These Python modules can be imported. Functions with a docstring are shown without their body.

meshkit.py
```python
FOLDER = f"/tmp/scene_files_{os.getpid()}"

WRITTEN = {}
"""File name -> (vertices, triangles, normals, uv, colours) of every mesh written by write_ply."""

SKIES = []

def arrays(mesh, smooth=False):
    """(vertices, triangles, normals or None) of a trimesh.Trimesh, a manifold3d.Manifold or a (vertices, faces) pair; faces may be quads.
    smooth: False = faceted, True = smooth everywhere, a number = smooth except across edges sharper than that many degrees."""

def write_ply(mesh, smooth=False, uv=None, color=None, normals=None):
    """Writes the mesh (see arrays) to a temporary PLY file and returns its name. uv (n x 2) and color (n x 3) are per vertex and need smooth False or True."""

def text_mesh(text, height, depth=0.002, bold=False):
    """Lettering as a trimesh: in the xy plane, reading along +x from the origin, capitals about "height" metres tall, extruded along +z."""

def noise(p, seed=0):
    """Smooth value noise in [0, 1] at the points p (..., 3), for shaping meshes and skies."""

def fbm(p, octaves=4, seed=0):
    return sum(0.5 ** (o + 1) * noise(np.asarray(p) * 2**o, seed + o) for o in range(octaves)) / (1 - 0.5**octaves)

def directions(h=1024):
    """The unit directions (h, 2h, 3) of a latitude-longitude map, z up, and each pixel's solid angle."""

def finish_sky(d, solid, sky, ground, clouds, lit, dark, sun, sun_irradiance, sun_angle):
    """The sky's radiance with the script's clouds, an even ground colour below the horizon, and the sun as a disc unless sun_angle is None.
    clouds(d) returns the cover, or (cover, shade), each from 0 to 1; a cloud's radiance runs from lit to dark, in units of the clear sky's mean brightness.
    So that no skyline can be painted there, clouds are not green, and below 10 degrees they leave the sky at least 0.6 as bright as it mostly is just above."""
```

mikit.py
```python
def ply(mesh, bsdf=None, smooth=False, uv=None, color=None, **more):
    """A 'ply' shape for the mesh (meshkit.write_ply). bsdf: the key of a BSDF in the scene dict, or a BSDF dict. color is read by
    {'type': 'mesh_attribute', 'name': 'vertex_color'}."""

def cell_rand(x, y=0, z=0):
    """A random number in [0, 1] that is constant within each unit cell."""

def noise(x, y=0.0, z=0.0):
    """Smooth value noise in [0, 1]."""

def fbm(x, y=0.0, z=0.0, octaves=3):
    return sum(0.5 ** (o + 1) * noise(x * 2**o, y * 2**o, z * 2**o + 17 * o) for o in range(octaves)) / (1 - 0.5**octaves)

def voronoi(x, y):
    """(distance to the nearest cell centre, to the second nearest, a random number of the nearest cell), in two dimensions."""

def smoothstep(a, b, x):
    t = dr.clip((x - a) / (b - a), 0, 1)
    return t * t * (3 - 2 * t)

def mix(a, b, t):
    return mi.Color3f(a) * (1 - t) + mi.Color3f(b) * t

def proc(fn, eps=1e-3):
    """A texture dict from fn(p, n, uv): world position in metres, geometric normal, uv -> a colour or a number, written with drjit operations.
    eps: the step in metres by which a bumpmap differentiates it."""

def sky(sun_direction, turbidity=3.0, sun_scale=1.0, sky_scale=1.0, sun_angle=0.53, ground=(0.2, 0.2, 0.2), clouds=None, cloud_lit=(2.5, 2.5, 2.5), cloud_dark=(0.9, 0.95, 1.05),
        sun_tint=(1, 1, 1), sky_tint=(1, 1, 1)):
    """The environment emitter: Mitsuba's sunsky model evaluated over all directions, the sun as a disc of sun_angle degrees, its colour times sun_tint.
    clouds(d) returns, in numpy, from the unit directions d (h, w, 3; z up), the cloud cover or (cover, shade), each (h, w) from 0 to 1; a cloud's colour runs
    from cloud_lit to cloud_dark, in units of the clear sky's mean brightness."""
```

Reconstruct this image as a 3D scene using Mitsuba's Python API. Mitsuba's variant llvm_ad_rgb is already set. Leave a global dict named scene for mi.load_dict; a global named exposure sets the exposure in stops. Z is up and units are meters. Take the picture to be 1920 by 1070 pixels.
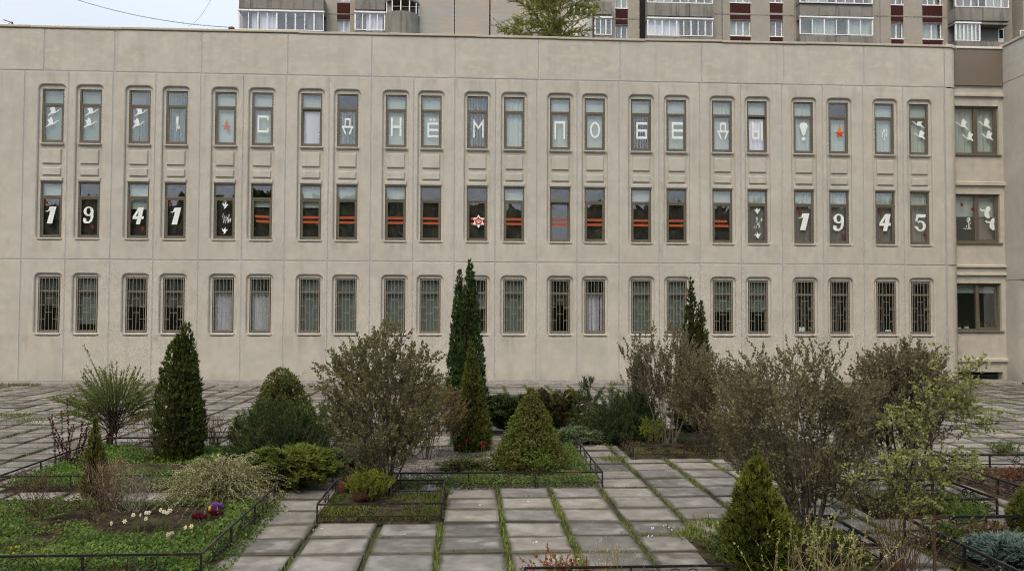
import math, random
import numpy as np, trimesh, drjit as dr, mitsuba as mi, mikit, meshkit
from shapely.geometry import Polygon, LineString, box as sbox, Point
from shapely import affinity, union_all
from trimesh.creation import triangulate_polygon

# ------------------------------------------------------------------ camera, sky, exposure
T = mi.ScalarTransform4f
FPX, PITCH, ROLL, YAW, CAMH = 1500.0, 0.03158, 0.00356, 0.0530, 2.506     # focal length in pixels of the 1920 px wide photograph
D = 28.0                                                                  # distance of the long facade

def ray(u, v):
    x, y = (u - 960) / FPX, -(v - 535) / FPX
    c, s = math.cos(ROLL), math.sin(ROLL)
    x, y = c * x - s * y, s * x + c * y
    y2, z2 = y * math.cos(PITCH) + math.sin(PITCH), math.cos(PITCH) - y * math.sin(PITCH)
    return np.array([x * math.cos(YAW) + z2 * math.sin(YAW), -x * math.sin(YAW) + z2 * math.cos(YAW), y2])

def G(u, v, z=0.0):
    "point of the level z under a direction"
    d = ray(u, v); t = (z - CAMH) / d[2]
    return np.array([t * d[0], t * d[1], z])

def F(u, v, y=D):
    "point of the upright plane Y = y: (X, Z)"
    d = ray(u, v); t = y / d[1]
    return t * d[0], t * d[2] + CAMH

def upv():
    a, b = ray(960, 535), ray(960, 435)
    return (b - a * (a @ b) / (a @ a))

scene, labels = {}, {}
scene['camera'] = dict(type='perspective', fov=2 * math.degrees(math.atan(960 / FPX)), fov_axis='x', near_clip=0.1, far_clip=2000.0,
                       to_world=T().look_at(origin=[0, 0, CAMH], target=(np.array([0, 0, CAMH]) + ray(960, 535)).tolist(), up=upv().tolist()))

def cloud_cover(d):
    n = meshkit.fbm(d * np.array([2.2, 2.2, 5.0]), 4, seed=3)
    return np.full(d.shape[:2], 1.0), np.clip((n - 0.42) * 1.6, 0, 0.45)
scene['sky'] = mikit.sky([-0.35, -0.75, 1.0], turbidity=4, sun_scale=0.5, sun_angle=36, clouds=cloud_cover, ground=(0.12, 0.12, 0.10),
                         cloud_lit=(2.22, 2.45, 2.75), cloud_dark=(1.75, 1.88, 2.05))
exposure = 1.94

# ------------------------------------------------------------------ bookkeeping
def numbered(name):
    if name not in used: used[name] = 0; return name
    used[name] += 1
    return f'{name}_{used[name]:03d}'
used = {}

def thing(name, label, cat, group=None, kind=None):
    key = numbered(name)
    labels[key] = {'label': label, 'category': cat}
    if group: labels[key]['group'] = group
    if kind: labels[key]['kind'] = kind
    return key

def part(parent, name, mesh, bsdf, smooth=False, color=None, label=None, kind=None):
    key = numbered(parent + '__' + name)
    scene[key] = mikit.ply(mesh, bsdf, smooth=smooth, color=color)
    if label or kind:
        labels[key] = {}
        if label: labels[key]['label'] = label
        if kind: labels[key]['kind'] = kind
    return key

def single(name, mesh, bsdf, label, cat=None, group=None, kind=None, smooth=False, color=None):
    key = numbered(name)
    scene[key] = mikit.ply(mesh, bsdf, smooth=smooth, color=color)
    labels[key] = {'label': label}
    if cat: labels[key]['category'] = cat
    if group: labels[key]['group'] = group
    if kind: labels[key]['kind'] = kind
    return key

class MB:
    "collects triangles"
    def __init__(s): s.v, s.f, s.c, s.n = [], [], [], 0
    def add(s, v, f, c=None):
        v, f = np.asarray(v, float), np.asarray(f, int)
        if f.shape[1] == 4: f = np.vstack([f[:, [0, 1, 2]], f[:, [0, 2, 3]]])
        s.v.append(v); s.f.append(f + s.n); s.n += len(v)
        if c is not None: s.c.append(np.broadcast_to(np.asarray(c, float), (len(v), 3)))
        return s
    def mesh(s): return np.vstack(s.v), np.vstack(s.f)
    def col(s): return np.vstack(s.c) if s.c else None
    def box(s, x0, x1, y0, y1, z0, z1):
        v = [[x, y, z] for x in (x0, x1) for y in (y0, y1) for z in (z0, z1)]
        return s.add(v, [[0, 1, 3, 2], [4, 6, 7, 5], [0, 4, 5, 1], [2, 3, 7, 6], [0, 2, 6, 4], [1, 5, 7, 3]])
    def cbox(s, x0, x1, y0, y1, z0, z1, c=0.01):
        "box with its front (-y) edges chamfered"
        o = [(x0, z0), (x1, z0), (x1, z1), (x0, z1)]; i = [(x0 + c, z0 + c), (x1 - c, z0 + c), (x1 - c, z1 - c), (x0 + c, z1 - c)]
        v = [[x, y0, z] for x, z in i] + [[x, y0 + c, z] for x, z in o] + [[x, y1, z] for x, z in o]
        f = [[0, 1, 2, 3], [8, 11, 10, 9]]
        for k in range(4):
            j = (k + 1) % 4
            f += [[k, k + 4, j + 4, j], [k + 4, k + 8, j + 8, j + 4]]
        return s.add(v, f)
    def bar(s, a, b, w, h=None, up=(0, 0, 1)):
        "a square bar from a to b"
        a, b = np.asarray(a, float), np.asarray(b, float); h = h or w
        t = (b - a) / np.linalg.norm(b - a); q = np.cross(t, up)
        if np.linalg.norm(q) < 1e-6: q = np.cross(t, [1, 0, 0])
        q /= np.linalg.norm(q); r = np.cross(q, t)
        o = [(-1, -1), (1, -1), (1, 1), (-1, 1)]
        v = [p + q * w / 2 * i + r * h / 2 * j for p in (a, b) for i, j in o]
        return s.add(v, [[0, 1, 2, 3], [7, 6, 5, 4], [0, 4, 5, 1], [1, 5, 6, 2], [2, 6, 7, 3], [3, 7, 4, 0]])
    def tube(s, pts, r, sides=6, c=None):
        p = np.asarray(pts, float); r = np.broadcast_to(r, (len(p),))
        t = np.gradient(p, axis=0); t /= np.linalg.norm(t, axis=1, keepdims=True) + 1e-12
        a = np.cross(t, [0.31, 0.17, 0.93]); a /= np.linalg.norm(a, axis=1, keepdims=True) + 1e-9
        b = np.cross(t, a); g = np.arange(sides) * 2 * np.pi / sides
        v = p[:, None] + r[:, None, None] * (np.cos(g)[None, :, None] * a[:, None] + np.sin(g)[None, :, None] * b[:, None])
        i, j = np.meshgrid(np.arange(len(p) - 1), np.arange(sides), indexing='ij')
        q = np.stack([i * sides + j, i * sides + (j + 1) % sides, (i + 1) * sides + (j + 1) % sides, (i + 1) * sides + j], -1).reshape(-1, 4)
        return s.add(v.reshape(-1, 3), q, c)
    def face(s, poly, y):
        "flat polygon (x, z) at Y = y"
        for g in getattr(poly, 'geoms', [poly]):
            v, f = triangulate_polygon(g, engine='earcut')
            s.add(np.column_stack([v[:, 0], np.full(len(v), y), v[:, 1]]), f)
        return s
    def loft(s, c0, y0, c1, y1):
        n = len(c0); v = [[x, y0, z] for x, z in c0] + [[x, y1, z] for x, z in c1]
        return s.add(v, [[k, (k + 1) % n, n + (k + 1) % n, n + k] for k in range(n)])
    def plate(s, poly, y0, y1):
        "polygon (x, z) with thickness, front at y0"
        for g in getattr(poly, 'geoms', [poly]):
            m = trimesh.creation.extrude_polygon(g, y1 - y0, engine='earcut')
            v = m.vertices
            s.add(np.column_stack([v[:, 0], y1 - v[:, 2], v[:, 1]]), m.faces)
        return s

def rr(x0, x1, z0, z1, r, n=6):
    "rounded rectangle contour"
    out = []
    for cx, cz, a in ((x1 - r, z1 - r, 0), (x0 + r, z1 - r, 90), (x0 + r, z0 + r, 180), (x1 - r, z0 + r, 270)):
        for k in range(n + 1):
            g = math.radians(a + 90 * k / n); out.append((cx + r * math.cos(g), cz + r * math.sin(g)))
    return out

# ------------------------------------------------------------------ materials
def two(d): return {'type': 'twosided', 'bsdf': d}
def rough(col, r=0.85, spec=0.3, **k):
    col = col if isinstance(col, dict) else {'type': 'rgb', 'value': list(col)}
    return two({'type': 'diffuse', 'reflectance': col} if r > 0.75 else {'type': 'principled', 'base_color': col, 'roughness': r, 'specular': spec, **k})
noise, fbm, mix, sstep = mikit.noise, mikit.fbm, mikit.mix, mikit.smoothstep

def plaster(p, n, uv):
    x, y, z = p.x, p.y, p.z
    big = fbm(x * 0.35 + 3, z * 0.5, y * 0.3, 3)
    med = fbm(x * 2.1, z * 1.7 + 9, y * 2, 3)
    fine = fbm(x * 5.5, z * 5.5, y * 5.5, 2)
    streak = fbm(x * 5.0, z * 0.35 + 5, 2.0, 2)
    c = mix((0.455, 0.433, 0.384), (0.496, 0.476, 0.426), sstep(0.3, 0.7, big * 0.5 + med * 0.5))
    c = mix(c, (0.505, 0.480, 0.432), sstep(0.55, 0.72, fbm(x * 1.1 + 40, z * 2.3, 1.0, 3)) * 0.5)
    c = mix(c, (0.43, 0.423, 0.374), sstep(0.55, 0.75, fbm(x * 0.9 + 80, z * 1.3, 4.0, 4)) * 0.55)
    patch = sstep(0.60, 0.66, fbm(x * 3.3 + 11, z * 6.5, 3.0, 4)) * sstep(10.5, 10.9, z) * 0.55
    c = mix(c, (0.54, 0.50, 0.43), patch)
    c = c * (0.94 + 0.12 * fine)
    c = mix(c, c * mi.Color3f(0.80, 0.80, 0.82), sstep(0.56, 0.8, streak) * 0.28)
    under = sstep(0.55, 0.75, fbm(x * 6.0, z * 0.5, 7.0, 2)) * (sstep(4.25, 4.85, z) * sstep(4.9, 4.86, z) + sstep(0.7, 1.55, z) * sstep(1.63, 1.60, z) + sstep(9.6, 10.6, z) * sstep(10.7, 10.6, z))
    c = mix(c, c * mi.Color3f(0.74, 0.73, 0.72), under * 0.4)
    damp = sstep(0.55, 0.0, z + 0.5 * (med - 0.5)) * 0.35
    return mix(c, c * mi.Color3f(0.72, 0.70, 0.66), damp)

def slabmat(p, n, uv):
    x, y = p.x, p.y
    ix, iy = dr.floor((x - GX0) / GDX), dr.floor((y - GY0) / GDY)
    tone = mikit.cell_rand(ix, iy, 5.0); warm = mikit.cell_rand(ix, iy, 9.0)
    m = fbm(x * 2.2, y * 2.2 + 4, tone * 7, 4); f = fbm(x * 9, y * 9, 1.0, 2)
    c = mix((0.155, 0.152, 0.150), (0.345, 0.325, 0.295), sstep(0.0, 1.0, tone * 0.62 + m * 0.5 - 0.06))
    c = mix(c, c * mi.Color3f(1.07, 1.0, 0.92), warm * 0.8)
    blotch = sstep(0.52, 0.70, fbm(x * 3.7 + 30, y * 5.0, tone * 5, 4))
    c = mix(c, mi.Color3f(0.43, 0.41, 0.375), blotch * 0.5)
    dark = sstep(0.55, 0.74, fbm(x * 1.6 + 60, y * 2.4, tone * 3, 4))
    c = mix(c, c * 0.70, dark * 0.6)
    fx, fy = (x - GX0) / GDX - ix, (y - GY0) / GDY - iy
    edge = dr.minimum(dr.minimum(fx, 1 - fx) * GDX, dr.minimum(fy, 1 - fy) * GDY)
    moss = sstep(0.10, 0.035, edge + 0.09 * (m - 0.45))
    c = mix(c, mi.Color3f(0.085, 0.083, 0.055), moss * 0.75)
    return c * (0.63 + 0.36 * f) * mi.Color3f(0.985, 1.0, 1.02)

def soilmat(p, n, uv):
    m = fbm(p.x * 3, p.y * 3, 0.0, 4); f = fbm(p.x * 25, p.y * 25, 0.0, 3)
    c = mix((0.018, 0.015, 0.012), (0.070, 0.056, 0.040), sstep(0.25, 0.75, m)) * (0.25 + 1.5 * f)
    return mix(c, mi.Color3f(0.065, 0.060, 0.034), sstep(0.45, 0.7, fbm(p.x * 5 + 9, p.y * 5, 2.0, 4)) * 0.6)

def jointmat(p, n, uv):
    m = fbm(p.x * 9, p.y * 9, 0.0, 3)
    return mix((0.050, 0.046, 0.034), (0.085, 0.095, 0.045), m)

def gravelmat(p, n, uv):
    d1, d2, r = mikit.voronoi(p.x * 28, p.y * 28)
    return mix((0.05, 0.042, 0.035), mix((0.11, 0.095, 0.08), (0.34, 0.31, 0.29), r), sstep(0.02, 0.2, d2 - d1) * sstep(0.25, 0.55, fbm(p.x * 2, p.y * 2, 0.0, 3) + 0.12))

def apronmat(p, n, uv):
    m = fbm(p.x * 4, p.y * 4, p.z * 4, 4); f = fbm(p.x * 22, p.y * 22, p.z * 22, 3)
    return mix((0.16, 0.15, 0.145), (0.36, 0.34, 0.325), m) * (0.6 + 0.8 * f)

def concrete(p, n, uv):      # bare balcony slabs of the block behind
    m = fbm(p.x * 0.8, p.z * 1.6, p.y, 4); s = fbm(p.x * 4.5, p.z * 0.5, 1.0, 3)
    c = mix((0.20, 0.195, 0.18), (0.30, 0.29, 0.265), m)
    return mix(c, c * 0.62, sstep(0.5, 0.72, s) * 0.7)

def blockwall(p, n, uv):
    m = fbm(p.x * 0.5, p.z * 0.7, p.y, 4)
    return mix((0.335, 0.310, 0.275), (0.405, 0.378, 0.335), m) * (0.94 + 0.12 * fbm(p.x * 6, p.z * 6, 0.0, 2))

def blindwall(p, n, uv):
    m = fbm(p.x * 0.22 + 5, p.z * 0.5, p.y, 3)
    c = mix((0.39, 0.385, 0.37), (0.47, 0.41, 0.335), sstep(0.4, 0.7, m))
    return c * (0.93 + 0.14 * fbm(p.x * 1.0, p.z * 9, 0.0, 2))

def barkmat(p, n, uv):
    m = fbm(p.x * 20, p.y * 20, p.z * 6, 2)
    return mix((0.055, 0.045, 0.036), (0.17, 0.15, 0.125), m)

def framemat(p, n, uv):
    m = fbm(p.x * 5, p.z * 3, p.y, 3)
    return mix((0.098, 0.086, 0.064), (0.130, 0.114, 0.088), m)

def railmat(p, n, uv):
    m = fbm(p.x * 9, p.y * 9, p.z * 9, 3)
    return mix((0.012, 0.012, 0.013), mi.Color3f(0.075, 0.038, 0.022), sstep(0.58, 0.70, m) * 0.8)

proc = mikit.proc
scene['plaster'] = rough(proc(plaster), 0.9, 0.2)
scene['slab_concrete'] = rough(proc(slabmat), 0.88, 0.3)
scene['soil'] = rough(proc(soilmat), 0.95, 0.15)
scene['joint_dirt'] = rough(proc(jointmat), 0.95, 0.1)
scene['gravel'] = rough(proc(gravelmat), 0.9, 0.2)
scene['apron_stone'] = rough(proc(apronmat), 0.9, 0.2)
scene['concrete'] = rough(proc(concrete), 0.9, 0.2)
scene['block_wall'] = rough(proc(blockwall), 0.9, 0.2)
scene['blind_wall'] = rough(proc(blindwall), 0.9, 0.2)
scene['bark'] = rough(proc(barkmat), 0.9, 0.2)
scene['frame_brown'] = rough(proc(framemat), 0.5, 0.4)
scene['rail_black'] = rough(proc(railmat), 0.5, 0.4)
scene['sealant'] = rough((0.385, 0.39, 0.405), 0.9, 0.1)
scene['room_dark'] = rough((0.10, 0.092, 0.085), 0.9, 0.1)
scene['blind_pale'] = rough((0.37, 0.46, 0.435), 0.85, 0.1)
scene['blind_green'] = rough((0.22, 0.30, 0.27), 0.85, 0.1)
scene['blind_teal'] = rough((0.175, 0.225, 0.21), 0.85, 0.1)
scene['curtain_dark'] = rough((0.036, 0.034, 0.033), 0.9, 0.05)
scene['blind_white'] = rough((0.66, 0.70, 0.78), 0.85, 0.1)
scene['curtain_grey'] = rough((0.20, 0.20, 0.19), 0.85, 0.1)
scene['glass'] = {'type': 'thindielectric', 'int_ior': 1.9, 'ext_ior': 1.0}
scene['paper_white'] = rough((0.74, 0.80, 0.79), 0.8, 0.1)
scene['paper_red'] = rough((0.52, 0.07, 0.045), 0.8, 0.1)
scene['paper_pale_red'] = rough((0.48, 0.20, 0.18), 0.8, 0.1)
scene['paper_dull_red'] = rough((0.15, 0.036, 0.030), 0.8, 0.1)
scene['paper_orange'] = rough((0.36, 0.088, 0.040), 0.8, 0.1)
scene['paper_flame'] = rough((0.72, 0.22, 0.07), 0.8, 0.1)
scene['paper_black'] = rough((0.02, 0.02, 0.02), 0.8, 0.1)
scene['metal_brown'] = rough((0.16, 0.135, 0.11), 0.45, 0.4)
scene['coping_metal'] = rough((0.44, 0.385, 0.30), 0.5, 0.4)
scene['flashing_pale'] = rough((0.62, 0.60, 0.56), 0.5, 0.4)
scene['pvc_white'] = rough((0.80, 0.81, 0.82), 0.4, 0.4)
scene['maroon'] = rough((0.062, 0.026, 0.024), 0.8, 0.2)
scene['dark_gap'] = rough((0.03, 0.028, 0.026), 0.9, 0.1)
scene['wire_black'] = rough((0.05, 0.05, 0.055), 0.6, 0.3)
scene['leaf'] = {'type': 'principledthin', 'base_color': {'type': 'mesh_attribute', 'name': 'vertex_color'}, 'roughness': 0.55, 'diff_trans': 0.7, 'eta': 1.35}
scene['needle'] = two({'type': 'diffuse', 'reflectance': {'type': 'mesh_attribute', 'name': 'vertex_color'}})
scene['petal'] = {'type': 'principledthin', 'base_color': {'type': 'mesh_attribute', 'name': 'vertex_color'}, 'roughness': 0.7, 'diff_trans': 0.8, 'eta': 1.3}
scene['terracotta'] = rough((0.075, 0.034, 0.024), 0.8, 0.2)

# ------------------------------------------------------------------ paving grid (metres): columns of joints run away from the viewer
GX0, GDX = -1.775 - 0.727 * 22, 0.727
GY0, GDY = 9.58 - 0.6 * 20, 0.6

# ================================================================== the long office building
WX = [-14.32, -13.06, -11.41, -10.155, -8.49, -7.225, -5.54, -4.29, -2.605, -1.375, 0.25, 1.55, 3.185, 4.42, 6.085, 7.36, 9.02, 10.30, 12.0, 13.295, 15.0, 16.285]   # window centres
JX = [-15.23, -13.77, -12.28, -10.84, -9.32, -7.86, -6.40, -4.92, -3.46, -1.98, -0.54, 0.89, 2.35, 3.79, 5.28, 6.72, 8.19, 9.68, 11.18, 12.68, 14.17, 15.66, 17.19]  # upright joints of the two lower rows of panels
TJ = [-20.5, -17.6, -14.61, -12.25, -9.30, -6.36, -3.46, -0.54, 2.40, 5.32, 8.27, 11.27, 14.23, 17.24]                                                              # joints of the parapet panels
ZJ1, ZJ2, ZTOP = 4.20, 10.67, 12.14
RN = 0.17                                    # corner radius of the niches
B = thing('office_building', 'long beige concrete office building with three rows of narrow rounded window niches', 'building')
rng = np.random.default_rng(11)
J = 0.017                                    # half width of a joint

def panel(x0, x1, z0, z1, niches):
    "wall panel with rounded niches cut through; niches: (x0, x1, z0, z1)"
    m = MB(); x0, x1, z0, z1 = x0 + J, x1 - J, z0 + J, z1 - J; c = 0.012
    off = rng.normal(0, 0.0025)
    y = D + off
    o = [(x0, z0), (x1, z0), (x1, z1), (x0, z1)]; i = [(x0 + c, z0 + c), (x1 - c, z0 + c), (x1 - c, z1 - c), (x0 + c, z1 - c)]
    holes = []
    for a, b, p, q in niches:
        r1 = rr(a - 0.035, b + 0.035, p - 0.035, q + 0.035, RN + 0.035); r2 = rr(a - 0.008, b + 0.008, p - 0.008, q + 0.008, RN + 0.008); r3 = rr(a, b, p, q, RN)
        holes.append(r1)
        m.loft(r1, y, r2, y + 0.022); m.loft(r2, y + 0.022, r3, y + 0.05); m.loft(r3, y + 0.05, r3, y + 0.115)
    m.face(Polygon(i, holes), y)
    m.loft(i, y, o, y + c); m.loft(o, y + c, o, y + 0.08)
    part(B, 'wall_panel', m.mesh(), 'plaster')

W2 = 0.365                                   # half width of a window opening
NW = 0.455                                   # half width of a niche
col_of = lambda a, b: [x for x in WX if a < x < b]
for a, b in zip(JX[:-1], JX[1:]):
    xs = col_of(a, b)
    panel(a, b, 0.0, ZJ1, [(x - NW, x + NW, 1.60, 3.72) for x in xs])
    panel(a, b, ZJ1, ZJ2, [(x - NW, x + NW, 4.86, 10.20) for x in xs])
for a, b in ((-17.4, JX[0]), (-20.5, -17.4)):
    panel(a, b, 0.0, ZJ1, []); panel(a, b, ZJ1, ZJ2, [])
for a, b in zip(TJ[:-1], TJ[1:]): panel(a, b, ZJ2, ZTOP, [])

# sealant seen at the bottom of the joints, with the niche openings left free
s = MB()
s.face(Polygon([(-20.5, 0), (17.3, 0), (17.3, ZTOP), (-20.5, ZTOP)],
               [rr(x - NW - .05, x + NW + .05, 1.55, 3.77, .2, 2) for x in WX] + [rr(x - NW - .05, x + NW + .05, 4.81, 10.25, .2, 2) for x in WX]), D + 0.014)
part(B, 'joint_sealant', s.mesh(), 'sealant')

# window bands at the bottom of each niche: flat ground, openings, relief blocks, sills
OPEN = [(1.72, 3.62), (4.95, 6.86), (8.21, 10.07)]
nb = MB()
for x in WX:
    nb.face(Polygon([(x - NW - .02, 1.58), (x + NW + .02, 1.58), (x + NW + .02, 3.74), (x - NW - .02, 3.74)], [[(x - W2, 1.72), (x + W2, 1.72), (x + W2, 3.62), (x - W2, 3.62)]]), D + 0.085)
    nb.face(Polygon([(x - NW - .02, 4.84), (x + NW + .02, 4.84), (x + NW + .02, 10.22), (x - NW - .02, 10.22)],
                    [[(x - W2, p), (x + W2, p), (x + W2, q), (x - W2, q)] for p, q in OPEN[1:]]), D + 0.085)
    for p, q in OPEN:
        c = [(x - W2, p), (x + W2, p), (x + W2, q), (x - W2, q)]
        nb.loft(c, D + 0.085, c, D + 0.30)
part(B, 'niche_wall', nb.mesh(), 'plaster')
for x in WX:
    m = MB()
    m.cbox(x - .375, x + .375, D + .028, D + .09, 6.885, 7.01, .02)                 # lintel over the middle window
    part(B, 'lintel', m.mesh(), 'plaster')
    m = MB().cbox(x - .305, x + .305, D + .030, D + .088, 7.09, 7.34, .02); part(B, 'relief_block', m.mesh(), 'plaster')
    m = MB().cbox(x - .305, x + .305, D + .030, D + .088, 7.49, 7.98, .02); part(B, 'relief_block', m.mesh(), 'plaster')
    for z, w in ((8.205, .395), (4.945, .405), (1.70, .415)):
        prof = [(D + .16, z), (D - .035, z - .02), (D - .035, z - .05), (D + .0, z - .085), (D + .09, z - .085)]
        if z > 8: prof = [(a + .025, b) for a, b in prof]
        v = [[x - w + (.03 if k in (3, 4) else 0), a, b] for k, (a, b) in enumerate(prof)] + [[x + w - (.03 if k in (3, 4) else 0), a, b] for k, (a, b) in enumerate(prof)]
        part(B, 'sill', (np.array(v), np.array([[0, 1, 6, 5], [1, 2, 7, 6], [2, 3, 8, 7], [3, 4, 9, 8]])) if False else MB().add(v, [[0, 1, 6, 5], [1, 2, 7, 6], [2, 3, 8, 7], [3, 4, 9, 8], [4, 0, 5, 9]]).add([v[k] for k in range(5)], [[0, 1, 2, 3], [0, 3, 4, 4]]).add([v[k] for k in range(5, 10)], [[0, 1, 2, 3], [0, 3, 4, 4]]).mesh(), 'plaster')

XR0c = 17.238
ce = [-20.5, -18.2, -15.1, -12.0, -9.1, -6.0, -2.9, .2, 3.1, 6.2, 9.0, 12.1, 15.0, XR0c]
for a, b in zip(ce[:-1], ce[1:]):
    dz, dy = rng.normal(0, .006), rng.normal(0, .007)
    m = MB().cbox(a + .003, b - .003, D - .05 + dy, D + .55, ZTOP + .006 + dz, ZTOP + .085 + dz, .012); v, f = m.mesh(); v[:, 2] += (v[:, 0] - a) / (b - a) * rng.normal(0, .008)
    part(B, 'coping_sheet', (v, f), 'coping_metal')

# ---------------- windows
YF, YG, YB = D + 0.112, D + 0.145, D + 0.25       # face of frames, glass, blinds
def ring(m, x0, x1, z0, z1, w, y0, y1):
    m.box(x0, x0 + w, y0, y1, z0, z1); m.box(x1 - w, x1, y0, y1, z0, z1); m.box(x0 + w, x1 - w, y0 + .002, y1, z0, z0 + w); m.box(x0 + w, x1 - w, y0 + .002, y1, z1 - w, z1)

def slats(x0, x1, z0, z1, n, ang, jitter=0.0, skip=()):
    "hanging upright blind slats, each turned by ang degrees"
    m = MB(); w = (x1 - x0) / n
    for k in range(n):
        if k in skip: continue
        cx = x0 + (k + .5) * w; g = math.radians(ang + jitter * rng.normal())
        hw = w * 0.56; dx, dy = hw * math.cos(g), hw * math.sin(g)
        sw = jitter * 0.0012 * rng.normal()
        m.add([[cx - dx + sw, YB - dy, z0], [cx + dx + sw, YB + dy, z0], [cx + dx, YB + dy, z1], [cx - dx, YB - dy, z1]], [[0, 1, 2, 3]])
    return m

def folds(x0, x1, z0, z1, n=5, amp=0.02):
    "a curtain with soft folds"
    k = n * 8; x = np.linspace(x0, x1, k + 1); ph = rng.uniform(0, 6)
    y = YB + amp * np.sin(np.linspace(0, 2 * np.pi * n, k + 1) + ph) + amp * .5 * np.sin(np.linspace(0, 2.7 * np.pi * n, k + 1))
    v = [[a, b, z0] for a, b in zip(x, y)] + [[a, b + .004, z1] for a, b in zip(x, y)]
    return MB().add(v, [[i, i + 1, k + 2 + i, k + 1 + i] for i in range(k)])

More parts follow.
